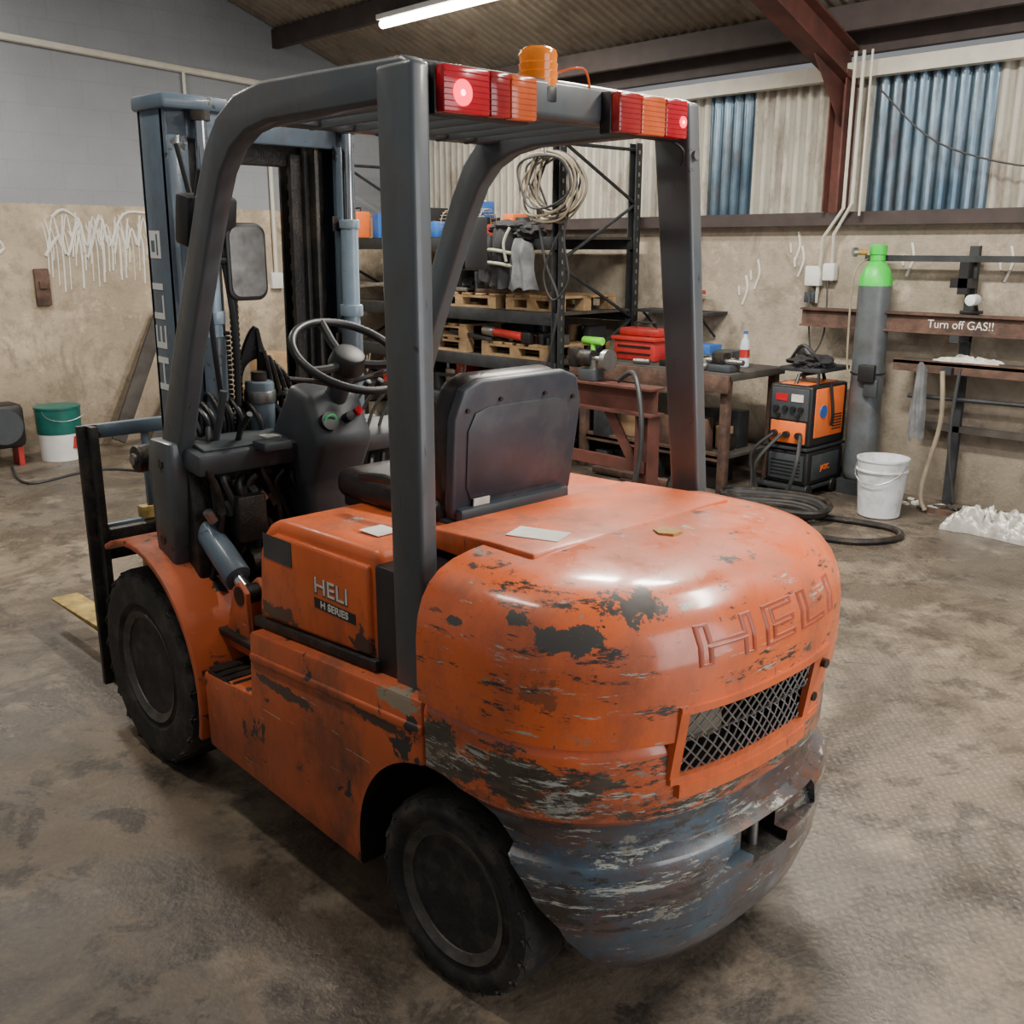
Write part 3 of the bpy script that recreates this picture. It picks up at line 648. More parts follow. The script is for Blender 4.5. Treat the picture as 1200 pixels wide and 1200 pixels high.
for i in range(14):
    y=-.02+.03*i; x=1.50+.05*random.random()
    b.tube([(x,y,1.02),(x-.04,y+.02,1.12+.10*random.random()),(x+.04,y+.03,1.18+.06*random.random()),(x+.08,y+.02,1.04)],.009,random.choice(['black','cablek','grease']),smooth=5)
b.done()
b=MB('tilt_cylinder',FL)
for s in (1,-1):
    b.cyl((1.16,s*.40,.69),(1.22,s*.40,.72),.022,'chrome'); b.cyl((1.22,s*.40,.72),(1.50,s*.40,.89),.042,'mast',bev=.004); b.cyl((1.48,s*.40,.88),(1.50,s*.40,.892),.048,'grease'); b.cyl((1.50,s*.40,.89),(1.68,s*.39,1.03),.022,'chrome')
    b.cyl((1.71,s*.33,1.025),(1.71,s*.48,1.025),.045,'grease',bev=.006); b.cyl((1.71,s*.47,1.025),(1.71,s*.49,1.025),.02,'steel'); b.cyl((1.15,s*.36,.685),(1.15,s*.44,.685),.03,'grease')
    for d in (-.03,.03): b.prism([(1.10,.50),(1.26,.50),(1.19,.70),(1.15,.73),(1.11,.70)],'y',s*.40+d-.008,s*.40+d+.008,'orange_worn',.003)
b.done()
b=MB('rear_view_mirror',FL)
def rrect(y0,y1,z0,z1,r,n=5):
    o=[]
    for (cy,cz,a0) in ((y1-r,z1-r,0),(y0+r,z1-r,90),(y0+r,z0+r,180),(y1-r,z0+r,270)):
        for k in range(n+1): a=math.radians(a0+90*k/n); o.append((cy+r*math.cos(a),cz+r*math.sin(a)))
    return o
b.prism(rrect(.225,.355,1.545,1.765,.035),'x',1.235,1.26,'black',.006); b.prism(rrect(.235,.345,1.557,1.753,.028),'x',1.231,1.237,'mirror')
b.tube([(1.25,.35,1.66),(1.25,.40,1.66),(1.26,.44,1.64)],.012,'black').done()
b=MB('front_work_lamp',FL); b.box((1.23,.315,1.70),(1.31,.47,1.84),'black',.012,rot=(0,-.2,0)); b.tube([(1.2,.45,1.83),(1.17,.45,1.90)],.01,'black'); b.box((1.17,-.60,1.62),(1.24,-.49,1.80),'black',.012); b.done()
mx=empty('mast'); mx.parent=FL; mx.location=(1.63,0,.9); mx.rotation_euler=(0,math.radians(-1.2),0)
T=Matrix.Translation((-1.63,0,-.9))@Matrix.Translation((-.09,0,0))@Matrix.Diagonal((1,.82,1,1))
b=MB('mast_channels',mx,xf=T)
for s in (1,-1):
    def Y(a,c): return (min(s*a,s*c),max(s*a,s*c))
    for (ya,yb,xa,xb,zt,zb,m) in ((.405,.425,1.70,1.87,2.12,.12,'mast'),(.33,.425,1.70,1.722,2.12,.12,'mast'),(.33,.425,1.85,1.872,2.12,.12,'mast'),
                         (.30,.315,1.76,1.93,2.08,.14,'grease'),(.22,.315,1.76,1.78,2.08,.14,'grease'),(.22,.315,1.915,1.93,2.08,.14,'grease'),(.24,.26,1.72,1.76,2.05,.3,'grease')):
        y0,y1=Y(ya,yb); b.box((xa,y0,zb),(xb,y1,zt),m,.003)
    y0,y1=Y(.17,.44); b.box((1.67,y0,2.10),(1.89,y1,2.145),'mast',.012)
    y0,y1=Y(.17,.22); b.box((1.78,y0,.2),(1.80,y1,2.0),'grease')
    for zz in (.5,.95,1.35,1.75): 
        y0,y1=Y(.30,.34); b.box((1.695,y0,zz),(1.70,y1,zz+.05),'grease',.002)
b.box((1.70,-.42,2.02),(1.735,.42,2.135),'mast',.008); b.box((1.80,-.30,1.96),(1.84,.30,2.06),'grease',.006)
b.box((1.70,-.42,1.02),(1.73,.42,1.12),'grease',.006); b.box((1.72,-.42,.35),(1.75,.42,.5),'mast',.006)
b.done()
b=MB('lift_cylinders',mx,xf=T)
for s in (1,-1):
    yy=.30 if s>0 else .355
    b.cyl((1.66,s*yy,.25),(1.66,s*yy,1.42),.042,'mast',bev=.004); b.cyl((1.66,s*yy,1.42),(1.66,s*yy,1.78),.034,'ltblue'); b.cyl((1.66,s*yy,1.46),(1.66,s*yy,1.50),.046,'ltblue',bev=.004)
    b.cyl((1.66,s*yy,1.72),(1.66,s*yy,2.08),.022,'chrome'); b.cyl((1.66,s*yy,1.76),(1.66,s*yy,1.79),.04,'ltblue',bev=.003)
    b.cyl((1.66,s*yy,2.07),(1.66,s*yy,2.10),.035,'grease')
    for k in range(60): b.box((1.80,s*.19-.014*(1 if k%2 else .6),.4+.027*k),(1.815,s*.19+.014*(1 if k%2 else .6),.4+.027*k+.022),'grease')
b.cyl((1.62,.14,1.0),(1.62,.14,1.27),.055,'mast',bev=.01); b.cyl((1.62,.14,1.20),(1.62,.14,1.24),.06,'steel',bev=.004); b.cyl((1.62,.14,1.27),(1.62,.14,1.30),.03,'grease')
for i in range(7):
    b.tube([(1.74,.0+.02*i,1.0),(1.70,.02+.01*i,1.28),(1.72,.08,1.34+.015*i),(1.74,.15,1.25),(1.72,.12,.9)],.012,'black',smooth=6)
for i in range(4):
    b.tube([(1.70,-.08+.03*i,1.0),(1.64,-.03+.03*i,1.2),(1.66,.03+.02*i,1.30+.02*i),(1.70,.06,1.1)],.011,'grease',smooth=6)
for k in range(26): b.box((1.665,.225,1.02+.016*k),(1.70,.255,1.02+.016*k+.012),'black',.003)
for k in range(30): b.box((1.66,.185,1.0+.018*k),(1.69,.21,1.0+.018*k+.013),'grease',.003)
b.tube([(1.66,.40,2.0),(1.62,.35,1.7),(1.60,.34,1.4),(1.63,.29,1.1)],.010,'black',smooth=6); b.tube([(1.68,.27,1.9),(1.62,.24,1.5),(1.6,.25,1.2)],.012,'black',smooth=6); b.tube([(1.66,.2,2.0),(1.66,.20,1.7),(1.64,.22,1.3),(1.62,.24,1.1)],.012,'black',smooth=6)
b.done()
MB('mast_lettering',mx,xf=T).text('HELI',.105,'white',(0,0,1),(1,0,0),(1.812,.4262,1.41),.0006,sx=1.75,bold=.0006,space=1.03).box((1.775,.4255,1.66),(1.85,.4266,1.745),'white').box((1.793,.4262,1.67),(1.803,.4275,1.735),'mast').box((1.815,.4262,1.68),(1.838,.4275,1.715),'mast').done()
b=MB('fork_carriage',FL)
for z in (.30,.62): b.box((1.98,-.50,z),(2.02,.50,z+.11),'grease',.006)
for y in (.20,-.20): b.box((1.85,y-.02,.25),(1.99,y+.02,.85),'grease',.004)
for s in (1,-1): b.box((2.02,s*.505-.035,.14),(2.045,s*.505+.035,1.10),'grease',.004); b.box((1.97,s*.50-.012,.14),(2.05,s*.50+.012,1.10),'grease',.003)
b.box((2.02,-.52,1.05),(2.05,.52,1.10),'mast',.006)
for y in (.3,.12,-.12,-.3): b.box((2.025,y-.012,.73),(2.045,y+.012,1.06),'mast',.003)
b.box((2.02,-.52,.70),(2.045,.52,.74),'mast',.004)
b.done()
b=MB('forks',FL)
for s in (1,-1):
    b.prism([(2.02,.78),(2.065,.78),(2.07,.20),(2.12,.165),(3.12,.145),(3.12,.135),(2.06,.125),(2.02,.17)],'y',s*.28-.06,s*.28+.06,'yellow',.004)
b.done()
# ================================================================= BACKGROUND
def pallet(x0,y0,z,lx=.95,ly=.75):
    b=MB('pallet')
    for i in range(6):
        xx=x0+i*(lx-.09)/5; b.box((xx,y0,z+.10),(xx+.09,y0+ly,z+.12),'wood',.003)
    for i in range(3):
        yy=y0+i*(ly-.09)/2; b.box((x0,yy,z),(x0+lx,yy+.09,z+.018),'wood'); b.box((x0,yy,z+.082),(x0+lx,yy+.09,z+.10),'wood')
        for j in range(3):
            xx=x0+j*(lx-.1)/2; b.box((xx,yy,z+.018),(xx+.1,yy+.09,z+.082),'wood')
    b.done()
R=empty('storage_rack')
LV=(.42,.80,1.19,1.77)
b=MB('rack_frame',R)
for xx in (4.07,7.0):
    for yy in (-3.97,-4.86):
        b.box((xx-.04,yy-.035,0),(xx+.04,yy-.025,2.5),'rack'); b.box((xx-.04,yy-.035,0),(xx-.03,yy+.035,2.5),'rack'); b.box((xx+.03,yy-.035,0),(xx+.04,yy+.035,2.5),'rack')
        for k in range(28): b.box((xx-.042,yy-.008,.12+k*.085),(xx-.04,yy+.008,.15+k*.085),'steel')
    for k in range(5):
        z0=.2+k*.46; a,c=((-3.97,-4.86) if k%2 else (-4.86,-3.97)); b.tube([(xx,a,z0),(xx,c,z0+.44)],.014,'rack'); 
    b.tube([(xx,-3.97,.15),(xx,-4.86,.15)],.014,'rack'); b.tube([(xx,-3.97,2.45),(xx,-4.86,2.45)],.014,'rack')
for z in LV:
    for yy in (-3.97,-4.86): b.box((4.07,yy-.02,z-.10),(7.0,yy+.02,z),'rack',.004)
    b.box((4.07,-4.86,z-.02),(7.0,-3.97,z),'board')
b.done()
pallet(4.85,-4.78,1.191); pallet(4.15,-4.75,1.191,.6,.7); pallet(4.2,-4.75,.801,.8,.75); pallet(5.2,-4.75,.801,.9,.75); pallet(5.2,-4.75,.922,.85,.75)
J=MB('hanging_jackets')
J.drape((4.62,-3.93,1.86),.20,.48,.10,'cloth1',seed=2); J.drape((4.40,-3.91,1.76),.15,.40,.09,'cloth2',seed=6); J.drape((4.80,-3.92,1.80),.12,.38,.08,'cloth1',seed=11)
J.blob((4.62,-3.99,1.84),(.24,.12,.06),'cloth1',.3,2,4,seed=8); J.blob((4.40,-3.98,1.80),(.14,.10,.06),'cloth1',.4,2,4,seed=18)
for (xx,zz,ww) in ((4.62,1.66,.16),(4.62,1.56,.17)): J.tube([(xx-ww,-3.86,zz-.02),(xx-ww*.4,-3.81,zz),(xx+ww*.4,-3.81,zz+.01),(xx+ww,-3.86,zz)],.014,'hivis',smooth=5)
J.tube([(4.50,-3.86,1.84),(4.52,-3.81,1.72),(4.50,-3.82,1.58)],.012,'hivis',smooth=5)
J.done()
b=MB('shelf_contents',R)
cols=['dkgrey','rust','black','grease','steel','board','toolred','cloth1','rack','cable','grease','black','cardboard','worange','cloth2','blue']
for z,h,d in ((1.77,.30,0),(1.77,.38,-.4),(1.31,.26,0),(1.19,.40,-.35),(1.04,.20,0),(.80,.33,-.4),(.42,.33,0),(.42,.33,-.4),(.0,.36,0)):
    xx=4.2 if z<1 else 5.4
    if z==1.31: xx=4.9
    if z==1.19: xx=5.85
    if z==1.04: xx=5.22
    if z==1.77: xx=4.95
    while xx<(6.7 if z!=1.31 and z!=1.04 else 5.8):
        wd=.035+.13*random.random(); hh=h*(.3+.7*random.random()); m=random.choice(cols); yy=-4.02-.12*random.random()+d
        zz=z+.002; ch=random.random()
        if ch<.40: b.box((xx,yy-.22,zz),(xx+wd,yy,zz+hh),m,.008)
        elif ch<.75: b.cyl((xx+wd/2,yy-.12,zz),(xx+wd/2,yy-.12,zz+hh),wd/2*.9,m,bev=.004)
        elif ch<.88: b.cyl((xx,yy-.1,zz+.03),(xx+wd*1.6,yy-.05,zz+.03),.03,m)
        else: b.blob((xx+wd/2,yy-.12,zz+hh*.45),(wd*.8,.12,hh*.5),m,.4,2.5,3,seed=xx)
        xx+=wd+.008
for i in range(8):   # small parts on the near pallets
    xx=4.2+.07*i; s=.03+.04*random.random(); b.box((xx,-4.2-.1*random.random(),.923),(xx+s,-4.08,.923+s*1.6),random.choice(['grease','dkgrey','rust','steel']),.005)
for i in range(10):
    z=random.choice((1.2,.81,.43))+.13; x0=4.3+2*random.random(); b.box((x0,-3.95-.02*i,z),(x0+.6,-3.93-.02*i,z+.03),random.choice(['rust','steel','rack']),.002,rot=(0,random.uniform(-.1,.1),random.uniform(-.1,.1)))
b.cyl((4.5,-4.0,.98),(4.85,-4.02,1.0),.035,'toolred',bev=.01); b.cyl((4.85,-4.02,1.0),(4.98,-4.02,1.01),.045,'steel',bev=.01); b.box((4.4,-4.04,.93),(4.5,-3.98,1.02),'black',.01)
for i in range(9):
    x0=4.3+.28*i; L=.1+.18*random.random(); zt=random.choice((1.67,1.09,.70)); b.tube([(x0,-3.94,zt),(x0+.03,-3.92,zt-L),(x0+.05,-3.94,zt-.02)],.007,random.choice(['cablek','cable','grease']),smooth=5)
b.done()
b=MB('mesh_roll'); 
for k in range(8): b.tube([(5.0+.07*k,-4.08+.10*math.cos(a),1.89+.11*math.sin(a)) for a in [2*PI*i/20 for i in range(20)]],.004,'cable',seg=5,cyc=True)
for i in range(20): a=2*PI*i/20; b.tube([(4.98,-4.08+.10*math.cos(a),1.89+.11*math.sin(a)),(5.52,-4.08+.10*math.cos(a),1.89+.11*math.sin(a))],.003,'cable',seg=5)
b.done()
b=MB('orange_tool_case'); b.box((6.74,-4.15,1.772),(6.93,-3.98,2.02),'worange',.02).box((6.77,-3.98,1.82),(6.91,-3.97,1.93),'black',.004).tube([(6.78,-4.06,2.02),(6.78,-4.06,2.05),(6.9,-4.06,2.05),(6.9,-4.06,2.02)],.008,'black').done()
b=MB('cable_coil')
for i in range(13):
    rx=.20+.09*random.random(); rz=.17+.10*random.random(); oy=-3.90+.012*i; cx=3.98+.06*random.random()
    b.tube([(cx+rx*math.cos(a)+.03*math.sin(3*a+i),oy,2.36-rz+rz*math.sin(a)+.02*math.cos(2*a+i)) for a in [2*PI*k/16 for k in range(16)]],.009,'cable' if i%3 else 'cablek',seg=6,smooth=3,cyc=True)
b.tube([(4.2,-3.86,2.0),(4.1,-3.85,1.6),(3.95,-3.85,1.3),(4.0,-3.84,1.0),(4.1,-3.84,.6),(3.98,-3.82,.3),(3.95,-3.8,.01)],.010,'cablek',smooth=6)
b.tube([(3.85,-3.86,2.0),(3.9,-3.85,1.75),(3.85,-3.85,1.45),(4.0,-3.84,1.3),(4.1,-3.84,1.5),(3.95,-3.85,1.8)],.008,'cablek',smooth=6)
b.tube([(4.02,-3.935,2.36),(4.02,-3.76,2.36),(4.02,-3.76,2.40)],.010,'steel'); b.done()
W=empty('workbench')
b=MB('bench_top',W); b.box((2.47,-4.70,.80),(3.95,-4.0,.85),'board',.004); b.box((2.47,-4.02,.72),(3.95,-3.98,.84),'rust',.004); b.done()
b=MB('bench_legs',W)
for xx in (2.53,3.85):
    for yy in (-4.65,-4.06): b.box((xx-.03,yy-.03,0),(xx+.03,yy+.03,.80),'rust',.004)
b.box((2.53,-4.1,.22),(3.9,-4.05,.28),'rust'); b.box((2.53,-4.65,.24),(3.9,-4.05,.26),'board'); b.done()
b=MB('bench_vise'); b.box((2.52,-4.2,.851),(2.70,-4.06,.90),'dkgrey',.01).box((2.60,-4.2,.90),(2.70,-4.1,.98),'grease',.01).cyl((2.46,-4.14,.92),(2.76,-4.14,.92),.02,'steel').done()
b=MB('toolbox'); b.box((3.30,-4.50,.852),(3.70,-4.22,1.0),'toolred',.01).box((3.28,-4.52,1.0),(3.72,-4.20,1.03),'toolred',.008).box((3.30,-4.45,1.03),(3.70,-4.27,1.09),'toolred',.02).box((3.34,-4.22,.95),(3.66,-4.212,.965),'black').box((3.34,-4.22,.90),(3.66,-4.212,.91),'black').tube([(3.4,-4.36,1.09),(3.4,-4.36,1.13),(3.6,-4.36,1.13),(3.6,-4.36,1.09)],.008,'black').done()
sh=empty('wall_bracket_shelf')
MB('shelf',sh).box((3.2,-4.995,1.18),(3.95,-4.72,1.2),'rack').tube([(3.3,-4.98,1.0),(3.3,-4.75,1.18)],.01,'rack').tube([(3.85,-4.98,1.0),(3.85,-4.75,1.18)],.01,'rack').done()
b=MB('tool_tin'); b.box((3.4,-4.93,1.201),(3.6,-4.77,1.34),'toolred',.01).box((3.38,-4.95,1.33),(3.62,-4.75,1.36),'toolred',.006).done()
b=MB('cordless_drill'); b.box((3.76,-4.16,.852),(3.88,-4.06,.90),'black',.01).cyl((3.82,-4.11,.89),(3.82,-4.11,.97),.02,'lime').cyl((3.72,-4.11,.985),(3.92,-4.11,.985),.032,'lime',bev=.008).done()
b=MB('water_bottle'); b.lathe([(.03,.852),(.036,.86),(.036,1.0),(.03,1.04),(.014,1.07),(.014,1.09)],'pet',(2.66,-4.45,0)).cyl((2.66,-4.45,1.09),(2.66,-4.45,1.11),.016,'blue').cyl((2.66,-4.45,.92),(2.66,-4.45,.98),.0365,'toolred').done()
b=MB('bench_contents',W)
for i in range(46):
    xx=2.70+1.0*random.random(); yy=-4.08-.5*random.random(); 
    if 3.18<xx<3.74 and yy<-4.15: continue
    m=random.choice(['steel','black','rust','dkgrey','blue','grease','toolred','grease','cable']); s=.02+.05*random.random()
    if random.random()<.5: b.box((xx,yy,.851),(xx+s*2,yy+s,.851+s),m,.004)
    else: b.cyl((xx,yy,.851+s*.5),(xx+s*3,yy+.03,.851+s*.5),s*.5,m)
b.box((3.0,-4.66,.852),(3.2,-4.5,.98),'blue',.01).box((2.8,-4.66,.852),(2.96,-4.5,.95),'dkgrey',.01)
for i in range(22):
    xx=2.6+1.1*random.random(); yy=-4.15-.4*random.random(); s=.06+.12*random.random(); b.box((xx,yy,.262),(xx+s,yy+s*.8,.262+s*1.6),random.choice(['black','rust','dkgrey','grease','cardboard','rack']),.008)
for i in range(16):
    xx=2.6+1.1*random.random(); yy=-4.12-.4*random.random(); s=.05+.1*random.random(); b.box((xx,yy,.0),(xx+s,yy+s*.8,s*1.3),random.choice(['black','rust','dkgrey','grease','rack']),.008)
b.done()
T_=empty('steel_trestle'); b=MB('beams',T_)
b.box((2.72,-3.62,.76),(3.75,-3.46,.775),'redox').box((2.72,-3.545,.60),(3.75,-3.535,.765),'redox').box((2.72,-3.62,.585),(3.75,-3.46,.60),'redox')
for xx in (2.80,3.62):
    b.box((xx-.06,-3.60,0),(xx-.05,-3.48,.59),'redox').box((xx+.05,-3.60,0),(xx+.06,-3.48,.59),'redox').box((xx-.05,-3.545,0),(xx+.05,-3.535,.59),'redox').box((xx-.12,-3.72,0),(xx+.12,-3.36,.015),'redox')
b.box((2.8,-3.56,.18),(3.62,-3.52,.26),'redox'); b.prism([(2.85,.2),(2.93,.2),(3.2,.59),(3.1,.59)],'y',-3.55,-3.53,'redox').done()
b=MB('bench_grinder'); b.box((3.25,-3.60,.776),(3.4,-3.48,.86),'dkgrey',.01).cyl((3.30,-3.54,.93),(3.42,-3.54,.93),.06,'grease',bev=.01).box((3.42,-3.57,.86),(3.52,-3.5,1.0),'grease',.015).cyl((3.3,-3.54,.85),(3.3,-3.54,.92),.03,'steel').cyl((3.15,-3.54,.93),(3.19,-3.54,.93),.075,'steel').cyl((3.19,-3.54,.93),(3.30,-3.54,.93),.02,'steel').done()
b=MB('black_hose'); b.tube([(2.95,-3.4,.82),(2.78,-3.36,.88),(2.66,-3.3,.6),(2.68,-3.3,.25),(2.80,-3.28,.03),(3.1,-3.2,.02)],.018,'cablek',smooth=6).done()
MB('steel_offcuts').box((2.6,-3.98,.0),(3.3,-3.85,.012),'rust').box((2.75,-3.93,.013),(3.6,-3.88,.06),'rust',.004).done()
MB('castor_wheel').cyl((2.62,-3.70,.09),(2.67,-3.75,.09),.09,'grease',bev=.01).done()
G=empty('welding_machine')
x0,x1,y0,y1=2.02,2.35,-4.80,-4.32
b=MB('power_source',G)
b.box((x0,y0,.36),(x1,y1,.78),'black',.02,seg=3); b.box((x0-.006,y0+.05,.42),(x0+.01,y1-.05,.76),'worange',.01); b.box((x0+.06,y0+.04,.775),(x1-.06,y1-.04,.786),'worange',.005)
b.box((x0+.02,y1-.005,.54),(x1-.02,y1+.008,.76),'dkgrey',.006); b.box((x0+.03,y1-.004,.38),(x1-.03,y1+.012,.53),'worange',.006)
for (dx,z,r) in ((.07,.62,.018),(.13,.62,.018),(.19,.62,.018),(.26,.62,.018),(.09,.57,.014),(.24,.57,.014)): b.cyl((x0+dx,y1,z),(x0+dx,y1+.03,z),r,'black')
b.box((x0+.06,y1+.006,.67),(x0+.15,y1+.012,.72),'sticker'); b.box((x0+.18,y1+.006,.67),(x0+.27,y1+.012,.72),'redlens')
for dx in (.07,.165,.26): b.cyl((x0+dx,y1,.44),(x0+dx,y1+.04,.44),.024,'black')
b.cyl((x0-.012,-4.47,.6),(x0-.004,-4.47,.6),.045,'blue')
for k in range(6): b.box((x0-.010,y0+.08,.46+.02*k),(x0-.004,y0+.20,.468+.02*k),'black')
b.tube([(2.18,y1-.05,.78),(2.18,y1-.08,.84),(2.18,y0+.08,.84),(2.18,y0+.05,.78)],.014,'black'); b.done()
b=MB('wire_feeder',G); b.box((x0,y0,.09),(x1,y1,.33),'black',.02,seg=3); b.box((x0-.004,y0+.06,.12),(x0+.008,y1-.06,.30),'dkgrey',.008); b.text('JASIC',.05,'worange',(0,-1,0),(0,0,1),(x0-.006,-4.55,.2),.001,bold=.001)
b.box((x0+.03,y1-.004,.12),(x1-.03,y1+.01,.30),'dkgrey',.006)
for k in range(5): b.box((x0+.05,y1+.006,.15+.025*k),(x1-.05,y1+.014,.158+.025*k),'black')
b.done()
b=MB('cart',G); b.box((x0-.01,-4.84,.06),(x1+.04,y1+.05,.085),'rack',.006); b.box((x0-.0,y0-.02,.335),(x1+.02,y1+.02,.355),'rack',.004)
b.box((x1+.008,y0,.06),(x1+.03,y0+.02,.9),'rack')
for xx in (x0-.0,x1+.02):
    for yy in (y0+.12,y1-.02): b.cyl((xx-.015,yy,.05),(xx+.015,yy,.05),.05,'black',bev=.006)
b.box((x0+.01,y0-.02,.86),(x1,y1-.1,.89),'rack',.005); b.box((x0+.02,-4.44,.78),(x0+.035,-4.425,.87),'rack'); b.blob((2.18,-4.55,.92),(.14,.14,.05),'cloth1',.4,2.0,4,seed=4); b.cyl((2.1,-4.5,.90),(2.25,-4.6,1.0),.03,'dkgrey'); b.cyl((2.28,-4.6,.89),(2.28,-4.6,1.02),.04,'grease'); b.tube([(2.05,-4.5,.9),(2.1,-4.42,1.0),(2.2,-4.45,1.04),(2.3,-4.5,.95)],.012,'cablek',smooth=5)
b.tube([(2.07,y1+.03,.44),(2.02,y1+.14,.3),(2.07,y1+.16,.08),(2.2,y1+.2,.02)],.014,'cablek',smooth=5); b.tube([(2.22,y1+.03,.44),(2.32,y1+.16,.25),(2.34,y1+.12,.05),(2.25,y1+.2,.02)],.014,'cablek',smooth=5); b.tube([(2.28,y1+.03,.44),(2.40,y1+.1,.3),(2.39,y1+.1,.1),(2.35,y1+.2,.02)],.012,'cablek',smooth=5)
b.tube([(1.99,-4.5,.8),(1.97,-4.52,.6),(1.99,-4.55,.5)],.012,'black',smooth=5)
b.done()
b=MB('gas_cylinder'); ox,oy=1.885,-4.80; o=(ox,oy,0)
b.lathe([(.09,.10),(.105,.12),(.11,.16),(.11,1.44)],'bottle',o,seg=40); b.lathe([(.11,1.44),(.106,1.49),(.088,1.545),(.06,1.585),(.045,1.60)],'gasgreen',o,seg=40)
b.lathe([(.045,1.60),(.050,1.605),(.050,1.64),(.056,1.645),(.056,1.70),(.045,1.71),(.001,1.71)],'gasgreen',o,seg=24)
b.box((ox-.12,oy-.14,.08),(ox+.10,oy+.12,.10),'rack'); b.cyl((ox-.13,oy+.1,.09),(ox-.16,oy+.1,.09),.09,'black'); b.box((ox-.12,oy+.1,.0),(ox+.1,oy+.12,.09),'rack')
b.tube([(ox+.06,oy+.02,1.62),(ox+.10,oy+.12,1.5),(ox+.08,oy+.16,1.0),(ox+.06,oy+.16,.85)],.007,'cable',smooth=6)
b.tube([(ox+.113*math.cos(a),oy+.113*math.sin(a),.85) for a in [2*PI*i/20 for i in range(20)]],.006,'black',cyc=True); b.cyl((ox+.05,oy+.06,1.66),(ox+.1,oy+.1,1.66),.02,'brass'); b.cyl((ox+.1,oy+.1,1.66),(ox+.12,oy+.12,1.66),.03,'steel'); b.box((ox-.12,oy+.11,.80),(ox-.0,oy+.15,.92),'black',.01); b.box((ox-.14,oy+.1,.70),(ox-.04,oy+.13,.82),'dkgrey',.01); b.done()
b=MB('bucket'); o=(1.47,-4.30,0)
b.lathe([(.001,.004),(.125,.004),(.13,.01),(.158,.37),(.163,.372),(.163,.385),(.152,.385),(.124,.02),(.001,.02)],'bucketwhite',o)
b.tube([(1.47+.166*math.cos(a),-4.30+.166*math.sin(a),.35-.12*math.sin(a)) for a in [PI*i/14 for i in range(15)]],.003,'steel'); b.lathe([(.158,.30),(.162,.302),(.162,.312),(.158,.314)],'bucketwhite',o); b.done()
b=MB('welding_hose')
for i in range(5):
    r=.22+.03*i; b.tube([(1.98+r*1.2*math.cos(a)+.02*math.sin(3*a+i),-3.86+r*.65*math.sin(a),.02+.018*i+.01*math.sin(2*a)) for a in [2*PI*k/14 for k in range(14)]],.018,'cablek' if i%2 else 'grease',smooth=4,cyc=True)
b.tube([(1.9,-3.7,.02),(1.6,-3.5,.02),(1.25,-3.55,.02),(1.1,-3.8,.02),(1.2,-3.98,.02),(1.45,-3.98,.02),(1.7,-3.9,.02)],.02,'grease',smooth=8)
b.tube([(2.2,-3.8,.02),(2.5,-3.5,.02),(3.0,-3.3,.02)],.018,'cablek',smooth=6); b.done()
b=MB('foil_bag'); b.heap((.80,-4.42,.0),(.26,.16,0),.14,'bag',seed=3,freq=1.5); b.heap((.42,-4.40,.0),(.26,.15,0),.12,'bag',seed=6,freq=1.6); b.done(60)
b=MB('floor_debris')
for i in range(60):
    xx=.3+1.4*random.random(); yy=-4.95+.3*random.random(); s=.01+.03*random.random(); b.box((xx,yy,0),(xx+s*2,yy+s,s*.6),random.choice(['rust','dkgrey','sticker','grease']),.001,rot=(0,0,random.random()*3))
b.box((.9,-4.64,.0),(1.3,-4.60,.03),'rust'); b.done()
K_=empty('steel_stock_rack')
b=MB('rack_beams',K_)
b.box((.2,-4.80,1.15),(2.42,-4.79,1.27),'rust').box((.2,-4.86,1.26),(2.42,-4.76,1.275),'rust').box((.2,-4.86,1.145),(2.42,-4.76,1.16),'rust')
b.box((.2,-4.90,.95),(1.66,-4.70,.97),'board').box((.2,-4.72,.90),(1.66,-4.70,.98),'rust').box((.2,-4.88,1.60),(2.0,-4.84,1.64),'rack')
for xx in (1.28,.40): b.box((xx-.03,-4.92,0),(xx+.03,-4.88,1.70),'rack').box((xx-.03,-4.92,.90),(xx+.03,-4.66,.945),'rack').box((xx-.03,-4.92,1.10),(xx+.03,-4.72,1.145),'rack')
b.box((.3,-4.95,.50),(1.55,-4.88,.54),'board').tube([(.3,-4.84,.74),(1.6,-4.84,.72)],.015,'rack')
b.box((1.24,-4.88,1.44),(1.38,-4.80,1.50),'black').box((1.27,-4.86,1.40),(1.33,-4.8,1.6),'black'); b.text('Turn off GAS!!',.075,'chalk',(-1,0,0),(0,.0,1),(1.28,-4.788,1.205),.0006,sx=.95); b.done()
b=MB('wall_lamp'); b.cyl((1.20,-4.80,1.37),(1.20,-4.70,1.37),.035,'white',bev=.008).cyl((1.20,-4.80,1.34),(1.20,-4.84,1.28),.01,'black').box((1.18,-4.88,1.278),(1.30,-4.80,1.30),'black',.004).done()
b=MB('crumpled_paper'); b.heap((1.22,-4.80,.972),(.20,.09,0),.03,'sticker',seed=12,n=24); b.done(60)
b=MB('grey_rag'); b.drape((1.45,-4.68,.97),.06,.50,.04,'cloth2',seed=9).done()
b=MB('hanging_cable'); b.tube([(-.5,-4.9,2.5),(.6,-4.9,2.15),(1.5,-4.86,2.3),(2.0,-4.84,2.7)],.006,'cablek',smooth=8).done()
b=MB('hose_loop'); b.tube([(1.28,-4.60,.93),(1.25,-4.58,.6),(1.33,-4.58,.15),(1.28,-4.56,.02)],.015,'cable',smooth=6).tube([(1.18,-4.62,.95),(1.18,-4.58,.5),(1.12,-4.6,.1)],.012,'cablek',smooth=5).done()
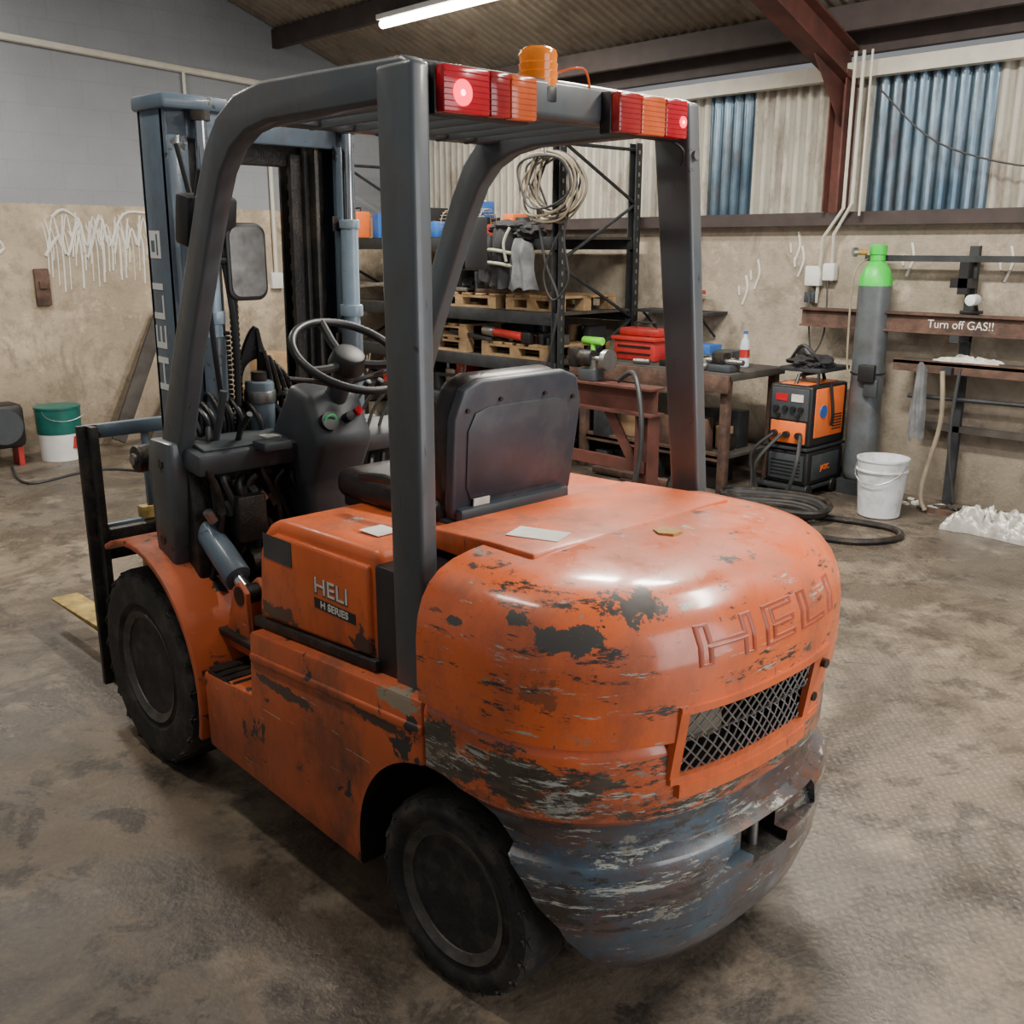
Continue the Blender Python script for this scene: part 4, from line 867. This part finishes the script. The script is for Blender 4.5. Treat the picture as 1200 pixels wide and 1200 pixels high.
b=MB('paint_pail'); o=(7.0,-1.13,0); b.lathe([(.001,.002),(.155,.002),(.165,.22),(.158,.23)],'white',o); b.lathe([(.166,.22),(.17,.24),(.175,.42),(.18,.425),(.18,.44),(.001,.44)],'pailgreen',o); b.box((6.86,-1.22,.10),(6.845,-1.10,.2),'toolred'); b.tube([(6.83,-1.13+.18*math.cos(a),.43-.10*math.sin(a)) for a in [PI*i/12 for i in range(13)]],.003,'steel'); b.done()
b=MB('space_heater'); b.box((6.9,-.85,.15),(7.15,-.5,.5),'black',.05); b.cyl((6.88,-.68,.33),(6.92,-.68,.33),.14,'dkgrey'); b.box((6.95,-.82,0),(7.1,-.78,.16),'toolred'); b.box((6.95,-.57,0),(7.1,-.53,.16),'black'); b.done()
b=MB('leaning_plank'); b.box((-.02,-.06,-.62),(.02,.06,.62),'board',.004); o=b.done(); o.location=(7.22,-1.95,.60); o.rotation_euler=(math.radians(28),math.radians(10),0)
b=MB('leaning_plank'); b.box((-.02,-.04,-.4),(.02,.04,.4),'board',.004); o=b.done(); o.location=(7.1,-2.15,.33); o.rotation_euler=(math.radians(35),math.radians(12),0)
b=MB('cardboard_box'); b.box((6.7,-3.3,0),(7.1,-2.8,.45),'cardboard',.01).box((6.75,-3.2,.45),(7.0,-2.9,.75),'cardboard',.01).done()
b=MB('floor_cable'); b.tube([(6.9,-.7,.01),(6.2,-.6,.01),(6.3,-1.2,.01),(5.5,-1.6,.01)],.01,'cablek',smooth=8).done()
# ================================================================= LIGHT
def area(name,loc,size,en,rot=(0,0,0),col=(1,.94,.84),sy=None):
    l=bpy.data.lights.new(name,'AREA'); l.energy=en; l.color=col; l.size=size
    if sy: l.shape='RECTANGLE'; l.size_y=sy
    o=bpy.data.objects.new(name,l); bpy.context.collection.objects.link(o); o.location=loc; o.rotation_euler=rot; return o
area('lamp_rack_bay',(4.9,-3.45,3.33),1.5,115,sy=.2)
area('lamp_mid_bay',(1.35,-2.2,3.70),1.5,275,sy=.25)
area('lamp_front_bay',(1.35,1.2,3.85),1.5,40,sy=.25)
area('lamp_rear_bay',(-1.2,-1.6,3.2),1.4,130,sy=.25)
area('lamp_far_bay',(5.4,0.0,3.8),1.5,125,sy=.25)
area('door_daylight',(-4.5,-1.0,1.9),3.2,150,(0,math.radians(-90),0),(.98,.98,1),sy=3)
w=bpy.data.worlds.new('world'); bpy.context.scene.world=w; w.use_nodes=True
bg=w.node_tree.nodes['Background']; bg.inputs[0].default_value=(.96,.97,1,1); bg.inputs[1].default_value=.26
